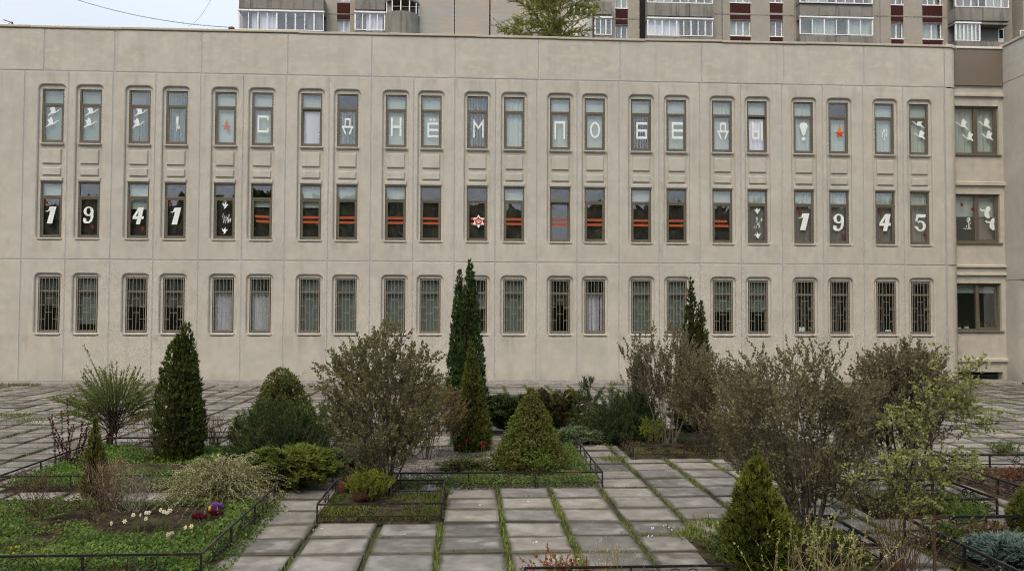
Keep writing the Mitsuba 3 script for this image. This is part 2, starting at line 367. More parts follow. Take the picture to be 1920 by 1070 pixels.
ZTR = {1: (3.13, 3.13), 2: (6.33, 6.40), 3: (9.50, 9.58)}
def hang(w, x0, x1, z0, z1, st):
    "what hangs behind one pane"
    kind, bottom = (st + ':0').split(':')[:2]; zb = z0 + (z1 - z0) * float(bottom)
    if kind in ('p', 'w', 'g'):  m, b = folds(x0, x1, zb, z1, 4, .012), {'p': 'blind_pale', 'w': 'blind_white', 'g': 'curtain_grey'}[kind]
    elif kind == 'r' and float(bottom) > .5:
        part(w, 'curtain', MB().add([[x0, YB + .06, z0], [x1, YB + .06, z0], [x1, YB + .06, z1], [x0, YB + .06, z1]], [[0, 1, 2, 3]]).mesh(), 'curtain_dark'); m, b = MB().add([[x0, YB, zb], [x1, YB, zb], [x1, YB, z1], [x0, YB, z1]], [[0, 1, 2, 3]]), 'blind_pale'
    elif kind == 'r': m, b = MB().add([[x0, YB, zb], [x1, YB, zb], [x1, YB, z1], [x0, YB, z1]], [[0, 1, 2, 3]]), 'blind_pale'
    elif kind == 't': m, b = MB().add([[x0, YB, zb], [x1, YB, zb], [x1, YB, z1], [x0, YB, z1]], [[0, 1, 2, 3]]), 'blind_green'
    elif kind == 'c': m, b = slats(x0, x1, zb, z1, 6, 14, 3), 'blind_teal' if z0 < 4 else 'blind_pale'
    elif kind == 'k': m, b = folds(x0, x1, zb, z1, 3, .01), 'curtain_dark'
    elif kind == 's': m, b = slats(x0, x1, zb, z1, 7, 58, 5), 'blind_teal' if z0 < 4 else 'blind_pale'
    elif kind == 'v': m, b = slats(x0, x1, zb, z1, 5, 28, 4), 'blind_white'
    elif kind == 'd': m, b = slats(x0, x1, zb, z1, 7, 50, 5), 'curtain_grey'
    else: return
    part(w, 'blind', m.mesh(), b)

def window(x, row, top, low, ajar=0.0, label=None):
    z0, z1 = OPEN[row - 1]; w = numbered(B + '__window'); m = MB()
    ring(m, x - W2 - .01, x + W2 + .01, z0 - .005, z1 + .008, .06, YF, YF + .07)
    if row > 1:
        ta, tb = ZTR[row]
        m.cbox(x - W2 + .049, x + W2 - .049, YF + .001, YF + .07, ta, tb, .008)
        zl, zh = z0 + .057, ta
    else:
        ta = tb = 3.13; m.cbox(x - W2 + .049, x + W2 - .049, YF + .01, YF + .07, 3.10, 3.16, .008); zl, zh = z0 + .057, 3.10; tb = 3.16
    scene[w] = mikit.ply(m.mesh(), 'frame_brown')
    if label: labels[w] = {'label': label}
    m = MB(); ring(m, x - W2 + .044, x + W2 - .044, zl - .006, zh + .006, .052 if row > 1 else .04, YF + .012, YF + .06)
    v, f = m.mesh()
    g = MB(); a, b = x - W2 + .1, x + W2 - .1
    pv = np.array([[a, YG, zl + .05], [b, YG, zl + .05], [b, YG, zh - .05], [a, YG, zh - .05]])
    if ajar:                                 # sash tilted inwards at its top
        for q in (v, pv): q[:, 1] += (q[:, 2] - zl) * math.tan(math.radians(ajar))
    part(w, 'sash', (v, f), 'frame_brown')
    part(w, 'pane', (pv, [[0, 1, 2, 3]]), 'glass')
    t = (z1 - .05)
    part(w, 'pane', ([[x - W2 + .048, YG, tb], [x + W2 - .048, YG, tb], [x + W2 - .048, YG, t], [x - W2 + .048, YG, t]], [[0, 1, 2, 3]]), 'glass')
    hang(w, x - W2 + .03, x + W2 - .03, tb - .02, z1, top); hang(w, x - W2 + .03, x + W2 - .03, z0, zh + .03, low)
    if row == 1:                             # window grille
        g = MB(); ring(g, x - W2 + .03, x + W2 - .03, z0 + .03, z1 - .03, .028, D + .075, D + .10)
        xs = [x - .245 + .49 * k / 4 for k in range(5)]; L, R = x - W2 + .045, x + W2 - .045; yb = D + .09
        for q in xs: g.bar((q, yb, z0 + .04), (q, yb, z1 - .04), .013)
        for p, q, z in ((L, R, 3.12), (xs[1], xs[3], 2.88), (L, xs[1], 2.64), (xs[3], R, 2.64), (xs[3], R, 2.59), (xs[1], xs[3], 2.40), (L, xs[1], 2.17), (xs[3], R, 2.17)):
            g.bar((p, yb - .008, z), (q, yb - .008, z), .016)
        part(w, 'grille', g.mesh(), 'grille_metal')
scene['grille_metal'] = rough((0.23, 0.21, 0.17), 0.55, 0.4)

R1 = ['s:0 d:.65', 'c:0 c:.2', 's:0 d:.62', 's:0 d:.6', 's:0 v', 's:0 v', 'c c', 'c c:.06', 'c c', 'c c', 's c:.6', 'c c', 's d:.7', 's v', 'c c', 'c c', 'c c:.55', 'c c:.55', 'd d', 'd d', 'd d', 'd d']
R2 = ['r k', 'n k', 'r r:.72', 'n k', 'n k', 'n r:.8', 'r r:.8', 'r k', 'r k', 'n k', 'n k', 'r k', 'n n', 'n k', 'r k', 'n k', 'r k', 'p g', 'p g', 'p g', 'p g', 'p g']
R3 = ['t t', 't t', 's s', 's s', 'r r', 'r c', 'c v', 'n s', 'r r', 'r r', 's s', 'p p', 'r p', 'r r', 'c s', 'r r', 'p r', 'r w', 'p p', 'n p', 'r p', 'r p']
for i, x in enumerate(WX):
    for row, st in ((1, R1[i]), (2, R2[i]), (3, R3[i])):
        t, l = st.split()
        window(x, row, t, l, ajar={(13 - 1, 2): 5.0, (18 - 1, 3): 3.0, (7 - 1, 3): 2.0}.get((i, row), 0.0))

# rooms behind the windows: back walls, floors and partitions keep them dark inside
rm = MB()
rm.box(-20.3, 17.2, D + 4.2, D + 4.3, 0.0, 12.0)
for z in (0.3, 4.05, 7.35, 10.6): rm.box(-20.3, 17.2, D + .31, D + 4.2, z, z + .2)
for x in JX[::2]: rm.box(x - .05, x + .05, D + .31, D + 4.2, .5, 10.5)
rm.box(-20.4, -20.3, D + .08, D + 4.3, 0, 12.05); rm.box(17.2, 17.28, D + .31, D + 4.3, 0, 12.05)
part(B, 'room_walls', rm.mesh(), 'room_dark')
rf = MB(); rf.box(-20.5, 25.0, D + .72, D + 12, 11.7, 11.8)
part(B, 'roof', rf.mesh(), 'dark_gap')

# ---------------- right end: rounded corner, recessed bay with wide windows, projecting wing
XR0, XR1, YR = 17.24, 19.78, D + 0.55
def arc_wall(z0, z1, cx, cy, r, a0, a1, n=10):
    g = np.radians(np.linspace(a0, a1, n + 1)); p = np.stack([cx + r * np.cos(g), cy + r * np.sin(g)], 1)
    v = [[a, b, z0] for a, b in p] + [[a, b, z1] for a, b in p]
    return MB().add(v, [[i, i + 1, n + 2 + i, n + 1 + i] for i in range(n)])
for z0, z1 in ((0, ZJ1), (ZJ1, ZJ2), (ZJ2, ZTOP)):
    m = arc_wall(z0 + J, z1 - J, XR0 + .14, D + .38, .38, -90, 0); m.add([[XR0 + .52, D + .38, z0 + J], [XR0 + .52, YR + .5, z0 + J], [XR0 + .52, YR + .5, z1 - J], [XR0 + .52, D + .38, z1 - J]], [[0, 1, 2, 3]]); m.add([[XR0 + .0, D, z0 + J], [XR0 + .14, D, z0 + J], [XR0 + .14, D, z1 - J], [XR0 + .0, D, z1 - J]], [[0, 1, 2, 3]])
    part(B, 'corner_panel', m.mesh(), 'plaster', smooth=40)
cx0 = XR0 + .52
m = MB(); g = np.radians(np.linspace(-90, 0, 9))
o = [(XR0, D - .05)] + [(XR0 + .14 + .43 * math.cos(q), D + .38 + .43 * math.sin(q)) for q in g] + [(XR0 + .57, D + .6), (XR0, D + .6)]
e = trimesh.creation.extrude_polygon(Polygon(o), .083, engine='earcut'); e.apply_translation([0.0, 0, ZTOP + .002]); m.add(e.vertices, e.faces)
part(B, 'corner_coping', m.mesh(), 'coping_metal')

# levels of the recessed bay, read where the bay stands
bz = lambda v: F(1838, v, YR)[1]
wins = [(bz(290), bz(199)), (bz(455), bz(364)), (bz(620), bz(531))]
bx1 = XR1 - .16
holes = [[(cx0 + .16, a), (bx1, a), (bx1, b), (cx0 + .16, b)] for a, b in wins] + [[(cx0 + .05, bz(712)), (bx1 + .02, bz(712)), (bx1 + .02, bz(697)), (cx0 + .05, bz(697))]]
m = MB().face(Polygon([(cx0 - .02, 0), (XR1 + .05, 0), (XR1 + .05, bz(161)), (cx0 - .02, bz(161))], holes), YR)
for h in holes: m.loft(h, YR, h, YR + .3)
part(B, 'bay_wall', m.mesh(), 'plaster')
m = MB().cbox(cx0, XR1 - .02, YR - .05, YR + .1, bz(160), bz(93), .01); m.cbox(cx0, XR1 - .02, YR - .09, YR + .1, bz(162), bz(159.5), .01)
part(B, 'metal_fascia', m.mesh(), 'metal_brown')
m = MB().cbox(cx0 - .02, XR1 + .02, YR - .1, YR + .3, bz(93), bz(89), .01); part(B, 'bay_coping', m.mesh(), 'flashing_pale')
for va, vb in ((177, 182), (341.5, 348), (497, 501), (512.5, 516), (672, 677.5)):
    z1, z0 = bz(va), bz(vb); x0, x1 = cx0 + .01, XR1 - .0
    v = [[x0, YR, z1 + .03], [x1, YR, z1 + .03], [x1 + .03, YR - .10, z1 - .02], [x0 - .0, YR - .10, z1 - .02], [x0, YR - .10, z0], [x1 + .03, YR - .10, z0], [x1, YR, z0], [x0, YR, z0]]
    part(B, 'ledge', MB().add(v, [[0, 1, 2, 3], [3, 2, 5, 4], [4, 5, 6, 7], [1, 6, 5, 2]]).mesh(), 'plaster')
bay_windows = []
for k, (a, b) in enumerate(wins):
    w = numbered(B + '__wide_window'); m = MB(); x0, x1 = cx0 + .16, bx1; xm = x0 + (x1 - x0) * .50
    ring(m, x0 + .004, x1 - .004, a + .01, b - .005, .07, YR + .10, YR + .2); m.cbox(xm - .05, xm + .05, YR + .105, YR + .2, a + .08, b - .075, .008)
    scene[w] = mikit.ply(m.mesh(), 'frame_brown')
    m = MB(); ring(m, xm + .053, x1 - .077, a + .083, b - .078, .05, YR + .115, YR + .18); v, f = m.mesh()
    if k == 2: v[:, 1] += (v[:, 2] - a) * .07; v[:, 0] += (v[:, 2] - a) * .02
    part(w, 'sash', (v, f), 'frame_brown')
    yg = YR + .15
    part(w, 'pane', ([[x0 + .07, yg, a + .08], [xm - .05, yg, a + .08], [xm - .05, yg, b - .07], [x0 + .07, yg, b - .07]], [[0, 1, 2, 3]]), 'glass')
    part(w, 'pane', ([[xm + .09, yg, a + .12], [x1 - .11, yg, a + .12], [x1 - .11, yg, b - .11], [xm + .09, yg, b - .11]], [[0, 1, 2, 3]]), 'glass')
    part(B, 'bay_sill', MB().cbox(x0 - .03, x1 + .06, YR - .07, YR + .1, a - .06, a - .005, .01).mesh(), 'frame_brown')
    old, YB = YB, YR + .30
    if k == 0: part(w, 'blind', folds(x0, x1, a, b, 7, .03).mesh(), 'blind_pale')
    if k == 1: part(w, 'blind', folds(x0, x1, a + (b - a) * .55, b, 5, .01).mesh(), 'blind_pale'); part(w, 'blind', MB().add([[xm + .1, YB + .05, a], [x1, YB + .05, a], [x1, YB + .05, b], [xm + .1, YB + .05, b]], [[0, 1, 2, 3]]).mesh(), 'curtain_grey')
    if k == 2: part(w, 'blind', MB().add([[x0, YB, b - .35], [x1, YB, b - .35], [x1, YB, b], [x0, YB, b]], [[0, 1, 2, 3]]).mesh(), 'blind_pale')
    YB = old
    bay_windows.append((x0, xm, x1, a, b))
rm = MB(); rm.box(cx0 - .2, 22, YR + 3, YR + 3.1, 0, 12)
for z in (0.3, 4.05, 7.35, 10.6): rm.box(cx0, 22, YR + .31, YR + 3, z, z + .15)
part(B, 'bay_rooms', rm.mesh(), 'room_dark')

wl = lambda v: F(1884, v, D + .5)[1]
zw = [wl(526), wl(157), wl(89)]
YW0 = 21.5                                    # the wing reaches towards the viewer, outside the frame
m = MB()
for z0, z1 in ((zw[0], zw[1]), (zw[1], zw[2])):
    p = MB().box(XR1, 26, YW0, YR + .4, z0 + J, z1 - J); part(B, 'wing_panel', p.mesh(), 'plaster')
part(B, 'wing_sealant', MB().box(XR1 + .02, 25.9, YW0 + .02, YR + .3, zw[0] + .02, zw[2] - .02).mesh(), 'sealant')
part(B, 'wing_coping', MB().box(XR1 - .05, 26, YW0 - .05, YR + .5, zw[2], zw[2] + .09).mesh(), 'coping_metal')
part(B, 'wing_base_wall', arc_wall(0, zw[0] - .003, XR1 + 1.2, D - .05, 1.2, 180, 270, 14).box(XR1 + 1.2, 26, D - 1.25, D - 1.2, 0, zw[0] - .003).box(XR1, XR1 + .05, D - .05, YR + .3, 0, zw[0] - .003).mesh(), 'plaster', smooth=40)

# small things seen behind the glass
for k, (x, c) in enumerate(((15.0 - .12, 'paper_white'), (12.0 - .2, 'paper_white'), (15.0 + .06, 'paper_white'))):
    pass

# ================================================================== ground
def sheet(x0, x1, y0, y1, z): return [[x0, y0, z], [x1, y0, z], [x1, y1, z], [x0, y1, z]], [[0, 1, 2, 3]]
single('ground', sheet(-400, 400, -400, 400, -0.16), 'soil', 'bare dark earth spreading out round the building', kind='structure')
# beds: (x0, x1, y0, y1)
BEDS = {'front_left': (-11.0, -2.52, 4.0, 10.56), 'rear_left': (-6.45, -2.58, 11.37, 14.66), 'small': (-1.78, -0.33, 9.61, 10.93), 'centre': (-1.92, 1.90, 11.39, 14.86),
        'rear_right': (2.79, 6.4, 13.56, 16.9), 'thuja': (2.45, 4.07, 7.74, 8.85), 'right': (4.98, 6.50, 9.57, 10.75), 'far_right': (7.22, 14.0, 7.2, 12.5), 'near_right': (4.84, 14.0, 4.0, 8.76), 'front': (0.5, 2.40, 4.0, 7.18)}
KERB = 0.035
bedpoly = union_all([sbox(a - KERB, c - KERB, b + KERB, d + KERB) for a, b, c, d in BEDS.values()])
PAVE = (-21.0, 19.3, 4.2, 27.0)
single('pavement', sheet(-60, 60, 3, 28, -0.034), 'joint_dirt', 'grey concrete slab paving with grass in its joints, laid right up to the building', kind='structure')
rg = np.random.default_rng(5)
slabs = []
nx, ny = int((PAVE[1] - GX0) / GDX) + 1, int((PAVE[3] - GY0) / GDY)
for ix in range(-7, nx):
    for iy in range(int((PAVE[2] - GY0) / GDY), ny):
        x0, y0 = GX0 + ix * GDX, GY0 + iy * GDY
        cell = sbox(x0 + .028, y0 + .014, x0 + GDX - .028, y0 + GDY - .014)
        g = cell.difference(bedpoly)
        if g.area < 0.04: continue
        if g.geom_type != 'Polygon': g = max(g.geoms, key=lambda q: q.area)
        h = np.clip(rg.normal(0, .007), -.010, .014); tx, ty = np.clip(rg.normal(0, .012, 2), -.016, .016); rot = rg.normal(0, .35)
        cxy = (x0 + GDX / 2, y0 + GDY / 2)
        g = affinity.rotate(g, rot, origin=cxy)
        if len(g.exterior.coords) == 5:
            g = Polygon(np.array(g.exterior.coords)[:-1] + rg.normal(0, .007, (4, 2)))
            if rg.uniform() < .22: g = g.difference(Point(np.array(g.exterior.coords)[rg.integers(0, 4)]).buffer(rg.uniform(.012, .034), 2))
        if g.geom_type != 'Polygon': continue
        slabs.append((g, cxy, h, tx, ty))
def slab_mesh(m, g, cxy, h, tx, ty):
    x0, y0, x1, y1 = g.bounds
    o = list(g.exterior.coords)[:-1]; n = len(o); c = 0.014
    i = list(g.buffer(-c, join_style=2).exterior.coords)[:-1]
    zf = lambda p: h + (p[0] - cxy[0]) * tx + (p[1] - cxy[1]) * ty
    if len(i) != n or n != 4:
        v, f = triangulate_polygon(g, engine='earcut'); m.add([[a, b, zf((a, b))] for a, b in v], f)
        m.add([[*p, zf(p)] for p in o] + [[*p, -.12] for p in o], [[k, (k + 1) % n, n + (k + 1) % n, n + k] for k in range(n)])
        return
    s = lambda q: min(range(n), key=lambda k: (o[k][0] - q[0]) ** 2 + (o[k][1] - q[1]) ** 2)
    i = sorted(i, key=s)
    v = [[*p, zf(p)] for p in i] + [[*p, zf(p) - c] for p in o] + [[*p, -.12] for p in o]
    f = [[0, 1, 2, 3]] + [[k, (k + 1) % 4, 4 + (k + 1) % 4, 4 + k] for k in range(4)] + [[4 + k, 4 + (k + 1) % 4, 8 + (k + 1) % 4, 8 + k] for k in range(4)]
    m.add(v, f)
fwd = ray(960, 535)
def in_view(p):
    d = np.array([p[0], p[1], -CAMH]); z = d[0] * math.sin(YAW) + d[1] * math.cos(YAW); x = d[0] * math.cos(YAW) - d[1] * math.sin(YAW)
    return z > 7.0 and abs(x / z) < .67
near = sorted([k for k in range(len(slabs)) if in_view(slabs[k][1])], key=lambda k: slabs[k][1][0] ** 2 + slabs[k][1][1] ** 2)[:300]
keep = set(near); rest = MB()
for k, sl in enumerate(slabs):
    if k in keep:
        m = MB(); slab_mesh(m, *sl); part('pavement', 'slab', m.mesh(), 'slab_concrete')
    else: slab_mesh(rest, *sl)
part('pavement', 'slab', rest.mesh(), 'slab_concrete', kind='stuff')
# rough stone strip along the foot of the wall
e = MB(); n = 240; x = np.linspace(-21, 19.3, n + 1); y0 = 27.02 + .05 * meshkit.noise(np.stack([x * 3, x * 0, x * 0], 1)); z0 = .045 + .03 * meshkit.noise(np.stack([x * 4, x * 0 + 5, x * 0], 1))
v = np.concatenate([np.stack([x, y0, x * 0 - .05], 1), np.stack([x, y0 + .02, z0], 1), np.stack([x, x * 0 + 28.06, z0 + .03], 1)])
e.add(v, [[r * (n + 1) + i, r * (n + 1) + i + 1, (r + 1) * (n + 1) + i + 1, (r + 1) * (n + 1) + i] for r in range(2) for i in range(n)])
single('wall_foot_strip', e.mesh(), 'apron_stone', 'rough pale rubble strip along the foot of the building', kind='structure')
for k, (name, (a, b, c, d)) in enumerate(BEDS.items()):
    n = 70; a, b, c, d = a - .055, b + .055, c - .055, d + .055; X, Y = np.meshgrid(np.linspace(a, b, n), np.linspace(c, d, n)); inn = np.clip(np.minimum(np.minimum(X - a, b - X), np.minimum(Y - c, d - Y)) / .3, 0, 1); Z = -.016 + inn * (.02 + .09 * meshkit.fbm(np.stack([X * 2.5, Y * 2.5, X * 0], -1), 4))
    i, j = np.meshgrid(np.arange(n - 1), np.arange(n - 1)); q = (j * n + i).ravel(); f = np.stack([q, q + 1, q + n + 1, q + n], 1)
    single('bed_soil', (np.stack([X, Y, Z], -1).reshape(-1, 3), f), 'gravel' if name == 'centre' else 'soil', 'earth of a planting bed inside a low fence' if name != 'centre' else 'pale pebble mulch covering the middle planting bed', kind='structure', smooth=True)

# ================================================================== paper decorations on the panes
YD = YG - 0.004                                   # just outside the glass
def deco(name, label, cat, shapes, u, v, wpx, hpx, mats='paper_white', y=YD, group=None, tilt=0):
    """shapes: one shapely geometry per material in a box -1..1; placed where the photograph shows it, on the pane"""
    x, z = F(u, v, y); x2, z2 = F(u + wpx / 2, v - hpx / 2, y); sx, sz = x2 - x, z2 - z
    shapes = shapes if isinstance(shapes, list) else [shapes]; mats = mats if isinstance(mats, list) else [mats]
    key = thing(name, label, cat, group) if len(shapes) > 1 else None
    for k, (s, mt) in enumerate(zip(shapes, mats)):
        s = affinity.translate(affinity.scale(affinity.rotate(s, tilt, origin=(0, 0)), sx, sz, origin=(0, 0)), x, z)
        m = MB().plate(s, y - .0025 * (k + 1), y - .0025 * k - .0003)
        if key: part(key, ['sheet', 'flame', 'centre', 'ring', 'print'][k], m.mesh(), mt)
        else: single(name, m.mesh(), mt, label, cat, group)

def strokes(lines, w=.24): return union_all([LineString(l).buffer(w / 2, cap_style=3, join_style=2) for l in lines])
E_ = .88
GL = {
 'С': strokes([[(E_, .55), (E_, .88), (-.75, .88), (-.75, -.88), (E_, -.88), (E_, -.6)]], .26),
 'Д': strokes([[(-.42, .05), (-.42, .88), (.42, .88), (.42, .05)], [(-.9, -.08), (.9, -.08)], [(-.85, -.1), (-.38, -.9)], [(.85, -.1), (.38, -.9)]], .24),
 'Н': strokes([[(-.78, -1), (-.78, 1)], [(.78, -1), (.78, 1)], [(-.78, .0), (.78, .0)]], .32),
 'Е': strokes([[(.95, .87), (-.75, .87), (-.75, -.87), (.95, -.87)], [(-.75, 0), (.95, 0)]], .30),
 'М': strokes([[(-.8, -1), (-.8, .85), (0, .05), (.8, .85), (.8, -1)]], .27),
 'П': strokes([[(-.8, -1), (-.8, .86), (.8, .86), (.8, -1)]], .29),
 'О': affinity.scale(Point(0, 0).buffer(1, 24), .95, 1).difference(affinity.scale(Point(0, 0).buffer(1, 24), .62, .76)),
 'Б': strokes([[(.9, .87), (-.75, .87), (-.75, -.87), (.85, -.87), (.85, 0), (-.75, 0)]], .29),
 'Ы': strokes([[(-.8, 1), (-.8, -.86), (.2, -.86), (.2, 0), (-.8, 0)], [(.82, 1), (.82, -1)]], .29),
}
GL['Ё'] = union_all([affinity.scale(affinity.translate(GL['Е'], 0, -.16), 1, .86, origin=(0, -1)), sbox(-.52, .82, -.16, 1.06), sbox(.16, .82, .52, 1.06)])
GL['!'] = union_all([Polygon([(-.8, .62), (-.62, .9), (0, 1), (.62, .9), (.8, .62), (.25, -.25), (0, -.42), (-.25, -.25)]).buffer(.08), Point(0, 0).buffer(.34).buffer(0) if False else affinity.translate(affinity.scale(Point(0, 0).buffer(1, 16), .42, .2), 0, -.8)])
row = 'on a third-floor window of the office building'
for ch, u, v, w, h, say in (('С', 492.7, 232.7, 22, 31, 'white paper letter shaped like a square bracket, standing alone as first of the greeting'),
    ('Д', 651.7, 237, 21, 30, 'white paper letter like a house on splayed legs, over dark blind slats'), ('Н', 742.8, 238, 21, 30, 'white paper letter of two uprights and one crossbar, third of the greeting'),
    ('Ё', 810.6, 239.5, 20.5, 31, 'white paper letter with two dots on top and three arms'), ('М', 897, 241, 21, 30, 'white paper letter with a pointed dip between two uprights, over blind slats'),
    ('П', 1049.4, 243, 21, 30.5, 'white paper letter shaped like a doorway, left of the round letter'), ('О', 1115.6, 244, 19.5, 30, 'white paper ring, the only round letter of the window greeting'),
    ('Б', 1202.5, 245, 21, 30.5, 'white paper letter with a top bar over a closed loop, after the round letter'), ('Е', 1269, 245, 20.5, 30, 'white paper letter with three arms and no dots on top'),
    ('Д', 1355.5, 245.5, 20.5, 30, 'white paper letter like a house on splayed legs, third from the exclamation mark'), ('Ы', 1419.8, 246.4, 20.5, 30, 'white paper letter in two separate pieces, on the white blind of a tilted sash'),
    ('!', 1506.7, 247.2, 17, 32, 'white paper exclamation mark ending the window greeting')):
    deco('paper_letter', say, 'window letter', GL[ch], u, v, w, h, group='white letters of the greeting on the third floor')

NUM = {
 '1': Polygon([(-.95, .30), (-.5, .45), (-.15, 1), (.98, 1), (.30, -1), (-.62, -1), (-.05, .52), (-.45, .40), (-.92, .52)]),
 '4': Polygon([(.05, 1), (.92, 1), (.62, -.05), (.95, -.05), (.88, -.38), (.50, -.38), (.28, -1), (-.40, -1), (-.18, -.38), (-.98, -.38), (-.9, -.02)]).difference(Polygon([(.08, .52), (-.10, -.05), (-.45, -.05)])),
 '9': union_all([affinity.translate(affinity.scale(Point(0, 0).buffer(1, 24), .86, .56), 0, .43).difference(affinity.translate(affinity.scale(Point(0, 0).buffer(1, 24), .36, .40), -.0, .45)),
                 Polygon([(.5, .5), (.86, .45), (.84, -.2), (.62, -.72), (.1, -.99), (-.6, -1), (-.93, -.8), (-.9, -.35), (-.4, -.4), (-.36, -.74), (.05, -.78), (.3, -.5), (.42, 0)])]),
 '5': union_all([Polygon([(-.6, 1), (.95, 1), (.82, .62), (-.32, .62), (-.42, .22), (-.82, .12)]), affinity.translate(affinity.scale(Point(0, 0).buffer(1, 24), .86, .62), .06, -.38).difference(affinity.translate(affinity.scale(Point(0, 0).buffer(1, 24), .42, .46), .02, -.38)).difference(sbox(-1, -.52, -.35, .05)), sbox(-.92, -.62, -.5, -.42)]),
}
for ch, u, v, say in (('1', 94.8, 403, 'white paper numeral one in the leftmost second-floor window'), ('9', 166, 403, 'white paper numeral nine near the left end of the second floor'), ('4', 259.4, 404.6, 'white paper numeral four of the left-hand year'),
    ('1', 328.8, 405, 'white paper numeral one, last numeral of the left-hand year'), ('1', 1506.7, 415.8, 'white paper numeral one starting the right-hand year'), ('9', 1572.6, 416.8, 'white paper numeral nine of the right-hand year'),
    ('4', 1659.6, 417.2, 'white paper numeral four beside the only five'), ('5', 1725.3, 417.6, 'white paper numeral five, the only five in the windows')):
    deco('paper_numeral', say, 'window numeral', NUM[ch], u, v, 22.5, 31.5, group='white numerals of the two years on the second floor')

STAR = Polygon([(math.cos(math.radians(90 + 36 * k)) * (1 if k % 2 == 0 else .42), math.sin(math.radians(90 + 36 * k)) * (1 if k % 2 == 0 else .42)) for k in range(10)])
for u, v, t, say in ((87, 379.6, 12, 'small red paper star in the leftmost second-floor window'), (173, 425.8, -8, 'small red paper star below the numeral nine on the left'), (267.3, 428.3, 10, 'small red paper star below the numeral four on the left'),
    (319.4, 382, 5, 'small red paper star above the last numeral of the left-hand year'), (1499.7, 394.4, 0, 'small red paper star above the first numeral of the right-hand year'), (1580.9, 441, 14, 'small red paper star below the numeral nine on the right'),
    (1650.7, 394.4, -6, 'small dark red paper star above the numeral four on the right'), (1733.7, 440.5, 8, 'small red paper star below the only numeral five')):
    deco('paper_star', say, 'window star', STAR, u, v, 11.5, 11.5, 'paper_dull_red', group='small red stars round the year numerals', tilt=t)

CRANE = union_all([LineString([(.1, -.38), (.42, -.22), (.66, .08), (.8, .26), (1.0, .30)]).buffer(.075), Polygon([(-.62, -.62), (-.35, -.18), (.1, -.12), (.42, -.2), (.2, -.48), (-.2, -.6)]),
    Polygon([(-.32, -.2), (-.62, .38), (-.5, .62), (-.36, .50), (-.22, .98), (.0, .92), (.14, .60), (.20, .2), (.28, -.2)]), Polygon([(-.4, -.5), (-.95, -.95), (-.78, -1.0), (-.2, -.58)])])
MIR = affinity.scale(CRANE, -1, 1, origin=(0, 0))
for u, v, say in ((101, 207.5, 'upper white paper crane in the leftmost third-floor window'), (96.7, 229.3, 'lower white paper crane in the leftmost third-floor window'), (171.6, 208, 'upper white paper crane in the second third-floor window from the left'),
    (168, 230.4, 'lower white paper crane in the second third-floor window from the left'), (263.5, 209, 'upper white paper crane over dark blind slats'), (258.5, 231.3, 'lower white paper crane over dark blind slats')):
    deco('paper_crane', say, 'paper bird', CRANE, u, v, 26, 18.5, group='white cranes at the left end of the third floor')
for u, v, say in ((1722.4, 231, 'upper white paper crane in the last narrow third-floor window'), (1726, 253, 'lower white paper crane in the last narrow third-floor window')):
    deco('paper_crane', say, 'paper bird', MIR, u, v, 24.5, 18)
yb = YR + .14
for u, v, say in ((1805, 233, 'upper left white paper crane in the wide third-floor window'), (1817, 256.6, 'lower left white paper crane in the wide third-floor window'), (1848, 231.8, 'upper right white paper crane in the wide third-floor window'), (1853, 254.5, 'lower right white paper crane in the wide third-floor window')):
    deco('paper_crane', say, 'paper bird', MIR, u, v, 25, 20, y=yb, group='white cranes in the wide third-floor window')

DOVE = union_all([Polygon([(-.2, -.95), (.25, -.6), (.5, -.1), (.75, .0), (1, .12), (.8, .3), (.55, .3), (.3, .1), (.2, .95), (-.05, .55), (-.3, .2), (-.95, .62), (-.85, .1), (-.45, -.35), (-.1, -.6), (-.5, -.8)])])
for u, v, s, say in ((422.5, 385, 1, 'white paper dove at the top of the left scribbled window'), (421.5, 432, 1, 'white paper dove at the bottom of the left scribbled window'), (1419.6, 395, -1, 'white paper dove at the top of the right scribbled window'), (1420.6, 441, -1, 'white paper dove at the bottom of the right scribbled window')):
    deco('paper_dove', say, 'paper bird', affinity.scale(DOVE, s, 1, origin=(0, 0)), u, v, 12, 14)
BIG = union_all([affinity.translate(affinity.rotate(affinity.scale(Point(0, 0).buffer(1, 12), .38, .52), -35), .35, .55), affinity.translate(affinity.scale(Point(0, 0).buffer(1, 12), .42, .55), .12, -.25), affinity.translate(affinity.scale(Point(0, 0).buffer(1, 12), .3, .3), .35, -.68),
                 LineString([(-.95, .5), (-.7, .3), (-.35, .35), (0, .1)]).buffer(.12)])
for u, v, say in ((1848.8, 398.4, 'upper plump white paper dove in the wide second-floor window'), (1858.5, 420.3, 'lower plump white paper dove in the wide second-floor window')):
    deco('paper_dove', say, 'paper bird', BIG, u, v, 21, 23, y=yb)
for u, v, say in ((1803.3, 383.8, 'red paper star on the left of the wide second-floor window'), (1823.2, 392.3, 'red paper star right of another in the wide second-floor window')):
    deco('paper_star', say, 'window star', STAR, u, v, 9, 10, 'paper_dull_red', y=yb)
rs = np.random.default_rng(21)
def scribble(n, spread):
    out = []
    for k in range(n):
        x, z = rs.uniform(-.8, .7), rs.uniform(-.8, .6); l = rs.uniform(.2, .5)
        out.append(LineString([(x, z), (x + .25 * l, z + .6 * l), (x + .15, z + l), (x + .1, z + .3 * l)]).buffer(spread))
    return union_all(out).intersection(sbox(-1, -1, 1, 1))
deco('painted_scribble', 'loose white brush strokes between the two doves of the left scribbled window', 'window drawing', scribble(13, .035), 424, 409, 22, 30)
deco('painted_scribble', 'loose white brush strokes between the two doves of the right scribbled window', 'window drawing', scribble(13, .035), 1421, 417, 20, 26)
